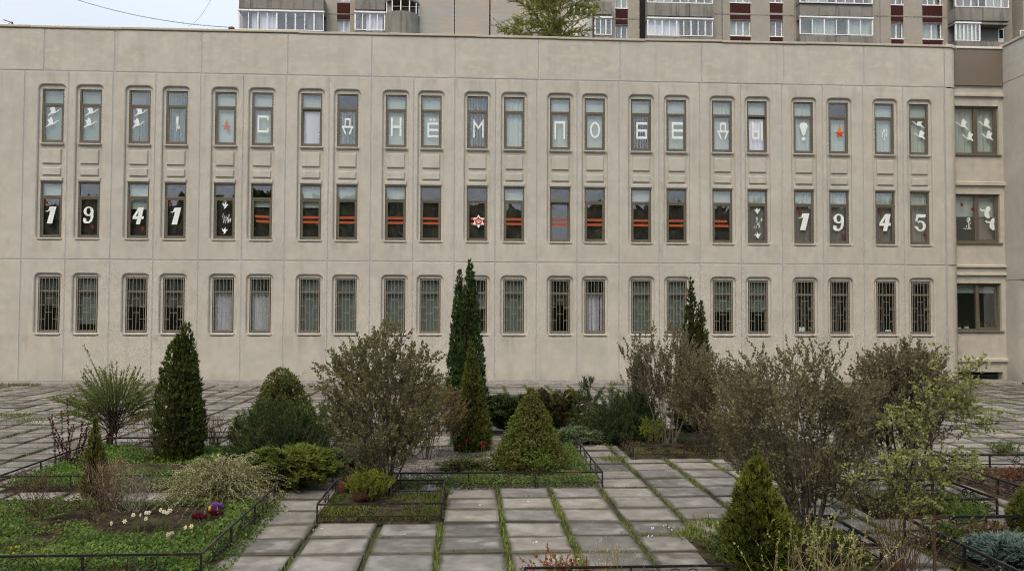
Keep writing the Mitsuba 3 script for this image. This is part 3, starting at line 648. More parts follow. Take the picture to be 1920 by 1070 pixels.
deco('painted_scribble', 'white line drawing of a bust in the wide second-floor window', 'window drawing', union_all([scribble(10, .06), LineString([(-.9, -.95), (.9, -.95)]).buffer(.06), affinity.scale(Point(.2, .5).buffer(.34).difference(Point(.2, .5).buffer(.2)), 1, 1.1)]), 1813.5, 418, 15, 22, y=yb)
deco('painted_flowers', 'white line drawing of a flower bunch on the fourth third-floor window', 'window drawing', union_all([scribble(9, .08), affinity.scale(Point(.1, .6).buffer(.42), .9, .8), LineString([(0, .3), (-.1, -1)]).buffer(.09)]), 332, 231, 13, 27)
deco('painted_flowers', 'white line drawing of a flower bunch left of the last narrow third-floor cranes', 'window drawing', union_all([scribble(9, .09), Point(0, .45).buffer(.3), sbox(-.3, -1, .3, -.8)]), 1658, 251, 10, 24)

FIVE = affinity.translate(affinity.scale(STAR, 1, .62), 0, -.36)
FL = Polygon([(-.45, -.15), (-.42, .25), (-.28, .12), (-.18, .6), (-.05, .35), (.02, 1.0), (.18, .5), (.3, .65), (.34, .2), (.5, .3), (.42, -.2), (0, -.4)])
FL2 = affinity.scale(FL, .62, .85, origin=(0, .9))
deco('eternal_flame', 'pale red star with a flame on the window before the letter С', 'window star', [FIVE, FL2], 424.7, 234, 19, 26, ['paper_pale_red', 'paper_pale_red'])
deco('eternal_flame', 'bright red star with an orange flame after the exclamation mark', 'window star', [FIVE, FL2], 1574.3, 246.4, 20, 27, ['paper_red', 'paper_flame'])

# two-striped orange ribbon running from window to window
names = {6: 'first', 7: 'second', 8: 'third', 9: 'fourth', 10: 'fifth', 12: 'sixth', 13: 'seventh', 14: 'eighth', 15: 'ninth', 16: 'tenth', 17: 'last'}
for i in names:
    x = WX[i - 1]; a, b = x - .268, x + .268
    tilt = math.tan(math.radians(5)) if i == 13 else 0
    key = thing('ribbon_strip', {6: 'slanted first length of the orange ribbon, left end on the second floor', 13: 'orange ribbon strip across the tilted blueish second-floor sash', 17: 'slanted last length of the orange ribbon, right end on the second floor'}.get(i, f'two orange stripes on a dark second-floor pane, {names[i]} ribbon length from the left'), 'window ribbon', 'lengths of the orange ribbon across the second floor')
    for k, (p, q) in enumerate(((5.69, 5.773), (5.522, 5.605))):
        l, r = a, b
        pts = [(l + (.05 + .04 * k if i == 6 else 0), p + (.02 if i == 6 else 0)), (r - (.07 - .05 * k if i == 17 else 0), p), (r - (.10 - .05 * k if i == 17 else 0), q), (l + (.02 + .04 * k if i == 6 else 0), q + (.02 if i == 6 else 0))]
        v, f = MB().plate(Polygon(pts), YD - .003, YD).mesh(); v = np.array(v); v[:, 1] += (v[:, 2] - 5.0) * tilt
        part(key, 'stripe', (v, f), 'paper_orange')
x = WX[10]; key = thing('order_badge', 'white star badge with red centre on red ribbon ends, middle of the second floor', 'window badge')
cz = F(897, 415, YD)[1]; cx = F(897.2, 415, YD)[0]
def at(s, w): return affinity.translate(affinity.scale(s, w, w, origin=(0, 0)), cx, cz)
RAYS = Polygon([(math.cos(math.radians(90 + 30 * k)) * (1 if k % 2 == 0 else .62), math.sin(math.radians(90 + 30 * k)) * (1 if k % 2 == 0 else .62)) for k in range(12)])
part(key, 'ribbon_end', MB().plate(union_all([sbox(cx - .27, cz + .05, cx + .27, cz + .13), sbox(cx - .27, cz - .12, cx + .27, cz - .04)]), YD - .003, YD).mesh(), 'paper_red')
part(key, 'white_star', MB().plate(at(RAYS, .235), YD - .009, YD - .003).mesh(), 'paper_white')
part(key, 'red_star', MB().plate(at(affinity.rotate(STAR, 0).difference(Point(0, 0).buffer(.5)), .19), YD - .012, YD - .009).mesh(), 'paper_red')
part(key, 'ring', MB().plate(at(Point(0, 0).buffer(.62).difference(Point(0, 0).buffer(.36)), .19), YD - .014, YD - .009).mesh(), 'paper_red')
part(key, 'emblem', MB().plate(at(union_all([LineString([(-.22, -.2), (.2, .2)]).buffer(.05), LineString([(-.2, .05), (.0, .24), (.2, -.02), (.05, -.22)]).buffer(.05)]), .20), YD - .014, YD - .009).mesh(), 'paper_red')

# papers and flower pots behind the ground-floor panes
for u, v, say in ((1504, 617, 'small white paper sheet in the corner of a barred window'), (1665, 622, 'pair of small white cards in a barred window')):
    x, z = F(u, v, D + .2); single('paper_sheet', MB().box(x - .11, x + .11, D + .2, D + .204, z - .08, z + .08).mesh(), 'paper_white', say, 'paper')
x0, xm, x1, a, b = bay_windows[2]
for k, (fx, mat, h) in enumerate(((.12, 'pvc_white', .12), (.30, 'blind_pale', .16), (.62, 'terracotta', .13), (.80, 'metal_brown', .14))):
    px = x0 + (x1 - x0) * fx; key = thing('potted_plant', ['flower in a pale pot in the left corner of the wide ground-floor window', 'leafy plant in a pale green pot behind the wide ground-floor window', 'small plant in a brown pot behind the tilted ground-floor sash', 'low plant in a dark pot at the right of the wide ground-floor window'][k], 'potted plant')
    e = trimesh.creation.cylinder(.075, h, sections=14); e.vertices[:, :2] *= (1 + .25 * (e.vertices[:, 2:] > 0)); e.apply_translation([px, YR + .26, a + h / 2]); part(key, 'pot', e, mat)
    rp = np.random.default_rng(70 + k); mm = MB()
    for q in range(40):
        g = rp.uniform(0, 6.28); r = rp.uniform(.02, .13); c = np.array([px + r * math.cos(g), YR + .26 + .5 * r * math.sin(g), a + h + rp.uniform(.0, .2)]); d = np.array([math.cos(g), math.sin(g), .6]) * .05; s = np.array([-math.sin(g), math.cos(g), 0]) * .02
        mm.add([c - d, c + s, c + d, c - s], [[0, 1, 2, 3]], (.05, .09, .035))
    part(key, 'leaves', mm.mesh(), 'needle', color=mm.col())

# ================================================================== apartment block far behind
YK = 68.0
K = thing('apartment_building', 'tall concrete apartment block with glazed balconies and maroon panels, rising behind the office building', 'building')
fx = lambda u, y=YK: F(u, 40, y)[0]
fz = lambda v, u=1100, y=YK: F(u, v, y)[1]
holes, winlist = [], []
#        u0    u1    top  bottom  panes curtain ledge
WINS = [(632, 656, 37, 68, 2, 'blind_white', 0), (632, 656, -30, 3, 2, 'blind_white', 0),
        (1154, 1177, 46.5, 78, 2, 'curtain_grey', 0), (1154, 1177, -17, 15, 2, 'blind_pale', 1),
        (1369, 1407, 37.5, 66.5, 3, 'blind_pale', 1), (1369, 1407, -25, 4.5, 3, 'blind_pale', 1), (1443.5, 1467.5, 38, 68, 2, 'curtain_grey', 1), (1443.5, 1467.5, -24, 4.5, 2, 'curtain_grey', 1),
        (1670.5, 1693.5, 42, 72, 2, 'curtain_grey', 1), (1670.5, 1693.5, -20, 8.5, 2, 'curtain_grey', 1), (1729.5, 1766.5, 42.5, 73, 2, 'blind_pale', 1), (1729.5, 1766.5, -20, 9, 3, 'curtain_grey', 1)]
for u0, u1, va, vb, n, cur, ledge in WINS: holes.append([(fx(u0), fz(vb, u0)), (fx(u1), fz(vb, u0)), (fx(u1), fz(va, u0)), (fx(u0), fz(va, u0))])
xl, xr, xm0 = fx(606), fx(1900), fx(787)
m = MB().face(Polygon([(xl, 0), (xm0, 0), (xm0, 36), (xl, 36)], holes[:2]), YK); m.face(Polygon([(fx(1085), 0), (xr, 0), (xr, 36), (fx(1085), 36)], holes[2:]), YK)
for h in holes: m.loft(h, YK, h, YK + .3)
m.box(xl, xr + 6, YK + 9, YK + 9.3, 0, 36); m.box(xl - .3, xl, YK, YK + 9, 0, 36); m.box(xr - .1, xr + 6, YK - 1.4, YK + 9, 0, 36); m.box(fx(446), xl, YK + .3, YK + .6, 0, 36); m.box(fx(446), fx(448), YK + .4, YK + 9, 0, 36)
part(K, 'wall', m.mesh(), 'block_wall')
m = MB()
for a, b in ((787, 851.5), (853, 917), (919.5, 1086)): part(K, 'blind_wall_panel', MB().box(fx(a), fx(b), YK - .4, YK + .5, 0, 36).mesh(), 'blind_wall')
part(K, 'panel_gap', MB().box(fx(790), fx(1080), YK - .25, YK + .4, 0, 36).mesh(), 'dark_gap')
part(K, 'inner_shade', MB().box(xl + .1, xr - .2, YK + .9, YK + 1.0, 0, 36).mesh(), 'room_dark')
def far_window(par, x0, x1, z0, z1, n, cur, y, ledge=0, w=.075):
    key = numbered(par + '__window'); m = MB(); m.box(x0, x1, y, y + .08, z0, z0 + w); m.box(x0, x1, y, y + .08, z1 - w, z1)
    xs = np.linspace(x0, x1, n + 1)
    for k, x in enumerate(xs): ww = w * (1 if k in (0, n) else 1.25); a = min(max(x - ww / 2, x0), x1 - ww); m.box(a, a + ww, y + .002, y + .078, z0 + w, z1 - w)
    if ledge: m.box(x0 - .05, x1 + .05, y - .25, y + .05, z0 - .1, z0 - .005)
    scene[key] = mikit.ply(m.mesh(), 'pvc_white')
    part(key, 'pane', ([[x0, y + .05, z0], [x1, y + .05, z0], [x1, y + .05, z1], [x0, y + .05, z1]], [[0, 1, 2, 3]]), 'glass')
    if cur:
        global YB
        old, YB = YB, y + .35; part(key, 'curtain', folds(x0, x1, z0, z1, 4, .03).mesh(), cur); YB = old
    return key
for (u0, u1, va, vb, n, cur, ledge) in WINS: far_window(K, fx(u0), fx(u1), fz(vb, u0), fz(va, u0), n, cur, YK + .18, ledge)
for u0, u1, spans in ((632, 656, ((6, 25), (27.5, 36))), (1154, 1177, ((17, 34), (37, 45.5))), (1369, 1407, ((7, 24), (28.5, 36.5), (69.5, 90))), (1443.5, 1467.5, ((7, 24), (28.5, 37), (71, 90))), (1670.5, 1693.5, ((11, 29), (31.5, 41), (75.5, 95))), (1729.5, 1766.5, ((11.5, 29.5), (33, 41.5), (76, 95)))):
    for a, b in spans: part(K, 'maroon_panel', MB().cbox(fx(u0), fx(u1), YK - .04, YK + .02, fz(b, u0), fz(a, u0), .02).mesh(), 'maroon')
m = MB()
for u in (1354, 1490, 1650, 1780): m.box(fx(u) - .05, fx(u) + .05, YK - .012, YK + .01, 0, 36)
for a, b, v in ((608, 664, 26.2), (1148, 1200, 35.5), (1338, 1498, 26.5), (1640, 1790, 30.5)): m.box(fx(a), fx(b), YK - .016, YK + .01, fz(v, a) - .05, fz(v, a) + .05)
part(K, 'wall_joint', m.mesh(), 'concrete')
part(K, 'grimy_recess', MB().box(fx(1199), fx(1213), YK - .05, YK + .1, 0, 36).mesh(), 'dark_gap')

def balcony(u0, u1, dep, par1, gl, par2, lights, cur, cuts=(), y=YK, name='balcony', open_at=None):
    "glazed balcony: upper parapet, ledge, glazing, lower parapet"
    key = numbered(K + '__' + name); x0, x1, yf = fx(u0, y - dep), fx(u1, y - dep), y - dep; Z = lambda v: fz(v, u0, yf)
    m = MB(); ed = [x0] + [fx(c, yf) for c in cuts] + [x1]
    for p, q in zip(ed[:-1], ed[1:]):
        for a, b in (par1, par2): part(key, 'parapet', MB().cbox(p + .02, q - .02, yf, yf + .1, Z(b), Z(a), .02).mesh(), 'concrete')
    for a, b in (par1, par2):
        part(key, 'side_wall', MB().box(x0, x0 + .1, yf + .12, y, Z(b), Z(a)).mesh(), 'concrete'); part(key, 'side_wall', MB().box(x1 - .1, x1, yf + .12, y, Z(b), Z(a)).mesh(), 'concrete')
    part(key, 'floor', MB().box(x0 - .02, x1 + .02, yf + .1, y, Z(par1[1]) - .28, Z(par1[1]) - .1).mesh(), 'concrete')
    xe, x1 = x1, (fx(open_at, yf) if open_at else x1)
    part(key, 'eave', MB().box(x0 - .05, x1 + .05, yf - .08, yf + .12, Z(gl[0]), Z(gl[0]) + .13).mesh(), 'pvc_white')
    part(key, 'glazing', MB().box(x0 + .03, x0 + .1, yf + .02, yf + .1, Z(gl[1]), Z(gl[0])).mesh() if False else glaz(x0, x1, Z(gl[1]), Z(gl[0]), lights, yf + .03), 'pvc_white')
    part(key, 'pane', ([[x0 + .05, yf + .07, Z(gl[1])], [x1 - .05, yf + .07, Z(gl[1])], [x1 - .05, yf + .07, Z(gl[0])], [x0 + .05, yf + .07, Z(gl[0])]], [[0, 1, 2, 3]]), 'glass')
    for a, b, c in cur:
        global YB
        old, YB = YB, yf + .35; part(key, 'curtain', folds(x0 + (x1 - x0) * a, x0 + (x1 - x0) * b, Z(gl[1]), Z(gl[0]), 4, .04).mesh(), c); YB = old
    x1 = xe
    part(key, 'back', MB().box(x0, x1, y - .06, y - .03, Z(par2[1]), Z(par1[0])).mesh(), 'curtain_grey')
    return key
def glaz(x0, x1, z0, z1, n, y, w=.07):
    m = MB(); m.box(x0, x1, y, y + .08, z0, z0 + w); m.box(x0, x1, y, y + .08, z1 - w, z1)
    for k, x in enumerate(np.linspace(x0 + w / 2, x1 - w / 2, n + 1)): ww = w * (1.6 if k % 2 == 0 else 1.0); m.box(x - ww / 2, x + ww / 2, y - .004, y + .076, z0 + w, z1 - w)
    return m.mesh()
balcony(447, 607, 1.3, (-7, 15), (20.5, 55), (56, 80), 9, [(.14, .22, 'blind_white'), (.24, .45, 'blind_white'), (.8, .97, 'curtain_grey')], (470, 551))
balcony(665, 722, .9, (-7, 17.5), (24, 56), (58, 85), 4, [(.0, .35, 'curtain_grey'), (.36, .9, 'blind_white')], (692,))
balcony(1115, 1147, .7, (3, 26.5), (34, 65), (67, 90), 3, [(.35, .6, 'blind_pale'), (.65, .95, 'curtain_grey')], ())
balcony(1214, 1337, 1.0, (5.5, 29), (35, 66), (67.5, 95), 9, [(0, .5, 'blind_white'), (.52, .72, 'room_dark'), (.76, .98, 'room_dark')], (1268, 1293))
balcony(1500, 1637, .8, (3.5, 28.5), (33, 64), (66, 95), 6, [(.18, .5, 'blind_pale'), (.66, .98, 'blind_pale')], (1568,))
balcony(1792, 1893, 1.2, (14, 38), (44, 76), (77, 105), 6, [(.03, .97, 'blind_pale')], (1843,), open_at=1838)
xb = fx(1870); part(K, 'balcony_door', MB().box(xb, xb + .5, YK - .09, YK - .065, fz(105, 1850), fz(54, 1850)).mesh(), 'pvc_white'); part(K, 'door_pane', MB().box(xb + .1, xb + .42, YK - .11, YK - .092, fz(72, 1850), fz(57, 1850)).mesh(), 'dark_gap')
balcony(1792, 1893, 1.2, (-48, -25), (-20, 12.5), (13.6, 13.7), 7, [(0, .4, 'curtain_grey'), (.6, .95, 'blind_pale')], ())
for u0, u1 in ((1214, 1337), (1500, 1637)): balcony(u0, u1, .95, (-60, -33), (-28, 4.5), (5.0, 5.2), 8, [(.1, .4, 'blind_pale'), (.5, .8, 'curtain_grey')], ())
# round balconies beside the blind wall
for u0, u1, ya in ((720, 786, 0), (1062, 1112, 6)):
    key = numbered(K + '__round_balcony'); cx, r = (fx(u0, YK - .8) + fx(u1, YK - .8)) / 2, (fx(u1, YK - .8) - fx(u0, YK - .8)) / 2; yc = YK - .35
    zt, zb2 = fz(22 + ya, u0, YK - 1.5), fz(60 + ya, u0, YK - 1.5)
    m = arc_wall(zb2, zt, cx, yc, r, -180, 0, 20); m2 = arc_wall(zb2, zt, cx, yc, r - .1, -180, 0, 20); m.add(*m2.mesh())
    part(key, 'parapet', m.mesh(), 'concrete' if ya == 0 else 'flashing_pale', smooth=40)
    g = np.radians(np.linspace(-180, 0, 15)); c = [[cx + r * math.cos(q), yc + r * math.sin(q)] for q in g]
    e = trimesh.creation.extrude_polygon(Polygon(c), .2, engine='earcut'); e.apply_translation([0, 0, zb2 - .2]); part(key, 'floor', e, 'concrete')
    e = trimesh.creation.extrude_polygon(Polygon(c), .2, engine='earcut'); e.apply_translation([0, 0, zb2 + 2.65]); part(key, 'ceiling', e, 'concrete')
    m = MB()
    for q in (-176, -150, -120, -90, -60, -30, -4): q = math.radians(q); part(key, 'mullion', MB().bar((cx + (r - .05) * math.cos(q), yc + (r - .05) * math.sin(q), zt), (cx + (r - .05) * math.cos(q), yc + (r - .05) * math.sin(q), zb2 + 2.65), .09).mesh(), 'pvc_white')
    if ya == 0: part(key, 'tan_board', MB().box(cx - r + .2, cx - r + .75, yc - .6, yc - .55, zt, zt + 1.4).mesh(), 'coping_metal')
    part(key, 'back', MB().box(cx - r, cx + r, YK - .3, YK - .25, zb2, zb2 + 2.6).mesh(), 'curtain_grey')
far_window(K, fx(1912, YK - 1.45), fx(1935, YK - 1.45), fz(75, 1912, YK - 1.45), fz(57, 1912, YK - 1.45), 2, 'curtain_grey', YK - 1.5)

# overhead cables and the little roof fittings on the left
def cable(pts, r, label):
    a, b = np.array(pts[0]), np.array(pts[1]); t = np.linspace(0, 1, 24)[:, None]; p = a + (b - a) * t; p[:, 2] -= .25 * (1 - (2 * t[:, 0] - 1) ** 2)
    single('overhead_cable', MB().tube(p, r, 5).mesh(), 'wire_black', label, 'cable')
def W3(u, v, y): x, z = F(u, v, y); return (x, y, z)
cable([W3(120, -8, 34), W3(437, 52, 31)], .011, 'thin dark cable slanting down across the sky to the left balcony corner')
cable([W3(400, -10, 36), W3(352, 50, 34)], .006, 'faint cable crossing the other one in the pale sky')
cable([W3(-30, 34, 30), W3(22, 41, 29)], .008, 'short cable end above the left end of the roof edge')
key = thing('roof_vent', 'small round dark vent cap on the roof edge left of the apartment block', 'vent'); c = W3(434, 53.5, 30.2)
e = trimesh.creation.icosphere(2, .10); e.apply_scale([1.2, 1, .7]); e.apply_translation([c[0], c[1], c[2]]); part(key, 'cap', e, 'metal_brown', smooth=True)
part(key, 'pipe', MB().tube([(c[0], c[1], 11.75), (c[0], c[1], c[2])], .07, 10).mesh(), 'metal_brown')
c = W3(20, 43, 29.0); single('roof_post', MB().bar((c[0], 29, 11.75), (c[0] + .05, 29, c[2] + .03), .05).bar((c[0] + .05, 29, c[2]), (c[0] - .25, 29, c[2] + .1), .03).mesh(), 'metal_brown', 'little dark post with an arm on the roof at the far left', 'roof post')
p = [W3(1772, 84, 28.2), W3(1783, 84.5, 28.25), W3(1790, 87, 28.4), W3(1793, 92, 28.5)]
single('roof_pipe', MB().tube(p, .022, 6).mesh(), 'flashing_pale', 'thin bent pipe at the right end of the roof edge', 'pipe')

# ================================================================== plants: tools
FOL = 1.75
def nrm(a): return a / (np.linalg.norm(a, axis=-1, keepdims=True) + 1e-12)
def perp(d, r):
    q = nrm(np.cross(d, r.normal(size=d.shape))); return q
def leafs(m, r, base, d, L, W, ca, cb, var=.22, droop=0.0, blend=None):
    "one kite-shaped leaf per row of base, pointing along d"
    n = len(base); L = np.broadcast_to(L, (n,))[:, None] * r.uniform(.75, 1.25, (n, 1)); W = np.broadcast_to(W, (n,))[:, None] * r.uniform(.8, 1.2, (n, 1))
    d = nrm(d); q = perp(d, r); up = np.cross(q, d)
    mid = base + d * L * .48 + up * L * .10; tip = base + d * L; tip[:, 2] -= droop * L[:, 0]
    v = np.stack([base, mid + q * W / 2, tip, mid - q * W / 2], 1).reshape(-1, 3)
    t = r.uniform(0, 1, (n, 1)) if blend is None else np.clip(np.asarray(blend)[:, None] + r.normal(0, .16, (n, 1)), 0, 1)
    c = (np.asarray(ca) * (1 - t) + np.asarray(cb) * t) * r.uniform(1 - var, 1 + var, (n, 1)) * FOL
    m.add(v, np.arange(4 * n).reshape(n, 4), np.repeat(c, 4, 0)); return m
def segs(m, a, b, ra, rb, col=None):
    "three-sided tapering twigs"
    n = len(a); d = nrm(b - a); q = nrm(np.cross(d, [.36, .48, .80])); s = np.cross(d, q); ra = np.broadcast_to(ra, (n,))[:, None]; rb = np.broadcast_to(rb, (n,))[:, None]
    ring_ = [q, -.5 * q + .87 * s, -.5 * q - .87 * s]
    v = np.stack([a + k * ra for k in ring_] + [b + k * rb for k in ring_], 1).reshape(-1, 3)
    f = (np.arange(n)[:, None, None] * 6 + np.array([[0, 1, 4, 3], [1, 2, 5, 4], [2, 0, 3, 5]])).reshape(-1, 4)
    m.add(v, f, None if col is None else np.broadcast_to(np.asarray(col), (len(v), 3))); return m
def rdir(r, n, elev_lo, elev_hi):
    a, e = r.uniform(0, 2 * np.pi, n), np.radians(r.uniform(elev_lo, elev_hi, n))
    return np.stack([np.cos(a) * np.cos(e), np.sin(a) * np.cos(e), np.sin(e)], 1)

def depth_of(p): return p[1] * math.cos(YAW) + p[0] * math.sin(YAW)
def spot(u, v, top=None, w=None):
    "where a plant stands, how tall and how wide it is"
    p = G(u, v); d = depth_of(p); return p, (v - top) / FPX * d if top is not None else 0, w / FPX * d if w else 0

def conifer(name, label, cat, base, leaders, ca, cb, seed, n=2600, spray=.12, fan=6, fat=.020, prof=.8, belly=.12, style='scale', cab=None, group=None, lean=0, rough_=.12, lf=2.2):
    "leaders: (dx, dy, height, width); foliage of many small upright sprays through the outer half of the crown"
    r = np.random.default_rng(seed); key = thing(name, label, cat, group); m = MB(); core = MB(); tr = MB()
    tot = sum(h * w for _, _, h, w in leaders)
    for dx, dy, h, w in leaders:
        k = int(n * h * w / tot)
        def rad(t): return w / 2 * np.where(t < belly, .80 + .20 * t / belly, np.maximum(0, 1 - (np.maximum(t - belly, 0) / (1 - belly))) ** prof)
        t = r.uniform(0, 1, k * 4); t = t[r.uniform(0, 1, k * 4) < (rad(t) / (w / 2)) * .9 + .06][:k]; k = len(t)
        ph = r.uniform(0, 2 * np.pi, k); rf = 1 - .42 * r.uniform(0, 1, k) ** 1.7
        lump = 1 + rough_ * (meshkit.fbm(np.stack([np.cos(ph) * lf + seed, np.sin(ph) * lf, t * h * lf * 1.5], 1), 3) - .5) * 2.6
        R = rad(t) * rf * lump; pos = np.stack([base[0] + dx + R * np.cos(ph), base[1] + dy + R * np.sin(ph), .02 + t * h * .97], 1)
        out = np.stack([np.cos(ph), np.sin(ph), 0 * ph], 1)
        el = np.radians(r.uniform(25, 75, k) + 18 * t); d = nrm(out * np.cos(el)[:, None] + np.array([0, 0, 1]) * np.sin(el)[:, None] + r.normal(0, .22, (k, 3)))
        side = perp(d, r)
        if style == 'scale': side = nrm(np.array([0, 0, 1.0]) - d * d[:, 2:] + .6 * r.normal(size=d.shape)); side = nrm(side - d * (side * d).sum(1, keepdims=True))
        hue = np.clip(meshkit.fbm(pos * 3.1 + seed, 3) * 1.6 - .3, 0, 1)
        S = spray * (1 - .25 * t)
        for j in range(fan):
            f = (j / max(fan - 1, 1) - .5) * 2
            if style == 'scale': dd = nrm(d + side * f * .75); st = pos + d * (S * .12 * (1 - abs(f)))[:, None]; leafs(m, r, st, dd, S * (.95 - .35 * abs(f)), fat, ca, cb, .2, blend=hue)
            else: g = j * 2 * np.pi / fan; s2 = np.cross(d, side); dd = nrm(d * .75 + side * math.cos(g) + s2 * math.sin(g)); st = pos + d * (S * (j / fan) * .9)[:, None]; leafs(m, r, st, dd, S * .55, fat, ca, cb, .25, blend=hue)
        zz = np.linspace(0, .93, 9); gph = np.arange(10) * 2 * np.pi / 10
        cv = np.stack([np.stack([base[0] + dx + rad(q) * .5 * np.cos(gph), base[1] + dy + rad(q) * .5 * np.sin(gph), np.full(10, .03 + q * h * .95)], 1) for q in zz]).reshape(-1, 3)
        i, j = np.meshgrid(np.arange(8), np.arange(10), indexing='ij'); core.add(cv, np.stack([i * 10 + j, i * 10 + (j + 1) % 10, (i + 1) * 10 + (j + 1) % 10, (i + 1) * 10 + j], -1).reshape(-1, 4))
        tr.tube([(base[0] + dx, base[1] + dy, -.05), (base[0] + dx, base[1] + dy, h * .5), (base[0] + dx, base[1] + dy, h * .93)], [.05, .03, .008], 7)
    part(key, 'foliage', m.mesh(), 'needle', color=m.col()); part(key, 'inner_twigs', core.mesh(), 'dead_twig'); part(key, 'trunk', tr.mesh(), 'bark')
    return key
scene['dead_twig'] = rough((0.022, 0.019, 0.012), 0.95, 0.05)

def mugo(name, label, base, humps, ca, cb, seed, n=520, ndl=26, shoot=.15, nl=.075):
    "pine of upright candle shoots; humps: (dx, dy, radius, height)"
    r = np.random.default_rng(seed); key = thing(name, label, 'pine shrub'); m = MB(); w = MB(); A = []; Dv = []
    tot = sum(q[2] ** 2 for q in humps)
    for dx, dy, R, h in humps:
        k = int(n * R * R / tot); ph = r.uniform(0, 2 * np.pi, k); s = np.sqrt(r.uniform(0, 1, k)); lay = 1 - .75 * r.uniform(0, 1, k) ** 1.8
        zz = h * lay * np.sqrt(np.clip(1 - (s * .96) ** 2, .03, 1)) * r.uniform(.85, 1.1, k)
        p = np.stack([base[0] + dx + R * s * np.cos(ph), base[1] + dy + R * s * np.sin(ph), np.maximum(zz - shoot, .04)], 1)
        A.append(p); Dv.append(nrm(np.stack([np.cos(ph) * s * .75, np.sin(ph) * s * .75, np.full(k, .9)], 1) + r.normal(0, .18, (k, 3))))
        c = np.tile([base[0] + dx * .4, base[1] + dy * .4, .02], (k // 5, 1)); q = p[: k // 5]; mid = (c + q) / 2; mid[:, 2] *= .6
        segs(w, c, mid, .018, .012); segs(w, mid, q, .012, .006)
    A, Dv = np.vstack(A), np.vstack(Dv); L = shoot * r.uniform(.7, 1.3, len(A)); hue = np.clip(meshkit.fbm(A * 2.5 + seed, 3) * 1.7 - .35, 0, 1)
    segs(w, A - Dv * .06, A + Dv * L[:, None], .008, .005)
    s1 = perp(Dv, r); s2 = np.cross(Dv, s1)
    for j in range(ndl):
        g = j * 2.4; t = (j + .5) / ndl; dd = nrm(Dv * (.75 + .9 * t) + s1 * math.cos(g) + s2 * math.sin(g)); leafs(m, r, A + Dv * (L * t)[:, None], dd, nl, .0105, ca, cb, .25, blend=hue)
    part(key, 'needles', m.mesh(), 'needle', color=m.col()); part(key, 'branches', w.mesh(), 'bark'); return key

def juniper(name, label, base, rx, ry, h, ca, cb, seed, n=130, group=None, up=.30, fat=.016):
    "spreading juniper: arching boughs carrying feathery side sprays"
    r = np.random.default_rng(seed); key = thing(name, label, 'juniper', group); m = MB(); w = MB()
    for k in range(n):
        g = r.uniform(0, 2 * np.pi); s = r.uniform(.45, 1.05); lift = h * r.uniform(.04, 1.1); t = np.linspace(0, 1, 11)[:, None]
        e = np.array([rx * s * math.cos(g), ry * s * math.sin(g), 0]); p = base + e * t; p[:, 2] = .03 + lift * (np.sin(t[:, 0] ** .8 * np.pi * .62)) * (1 - .25 * s) + up * h * .2 * t[:, 0]
        segs(w, p[:-1], p[1:], .008, .006)
        d = nrm(np.gradient(p, axis=0)); q = nrm(np.cross(d, [0, 0, 1])); hu = r.uniform(0, 1)
        for j in range(2, 11):
            kk = 9; f = np.linspace(-1, 1, kk); o = p[j] + r.normal(0, .012, (kk, 3)); dd = d[j] * (1 - .35 * np.abs(f))[:, None] + q[j] * f[:, None] * .9 + np.array([0, 0, .30]) + r.normal(0, .18, (kk, 3))
            leafs(m, r, o, dd, .10, fat, ca, cb, .2, blend=np.full(kk, hu))
            leafs(m, r, o + nrm(dd) * .05, dd + r.normal(0, .5, (kk, 3)), .06, fat * .9, ca, cb, .2, blend=np.full(kk, hu))
    part(key, 'foliage', m.mesh(), 'needle', color=m.col()); part(key, 'branches', w.mesh(), 'bark'); return key

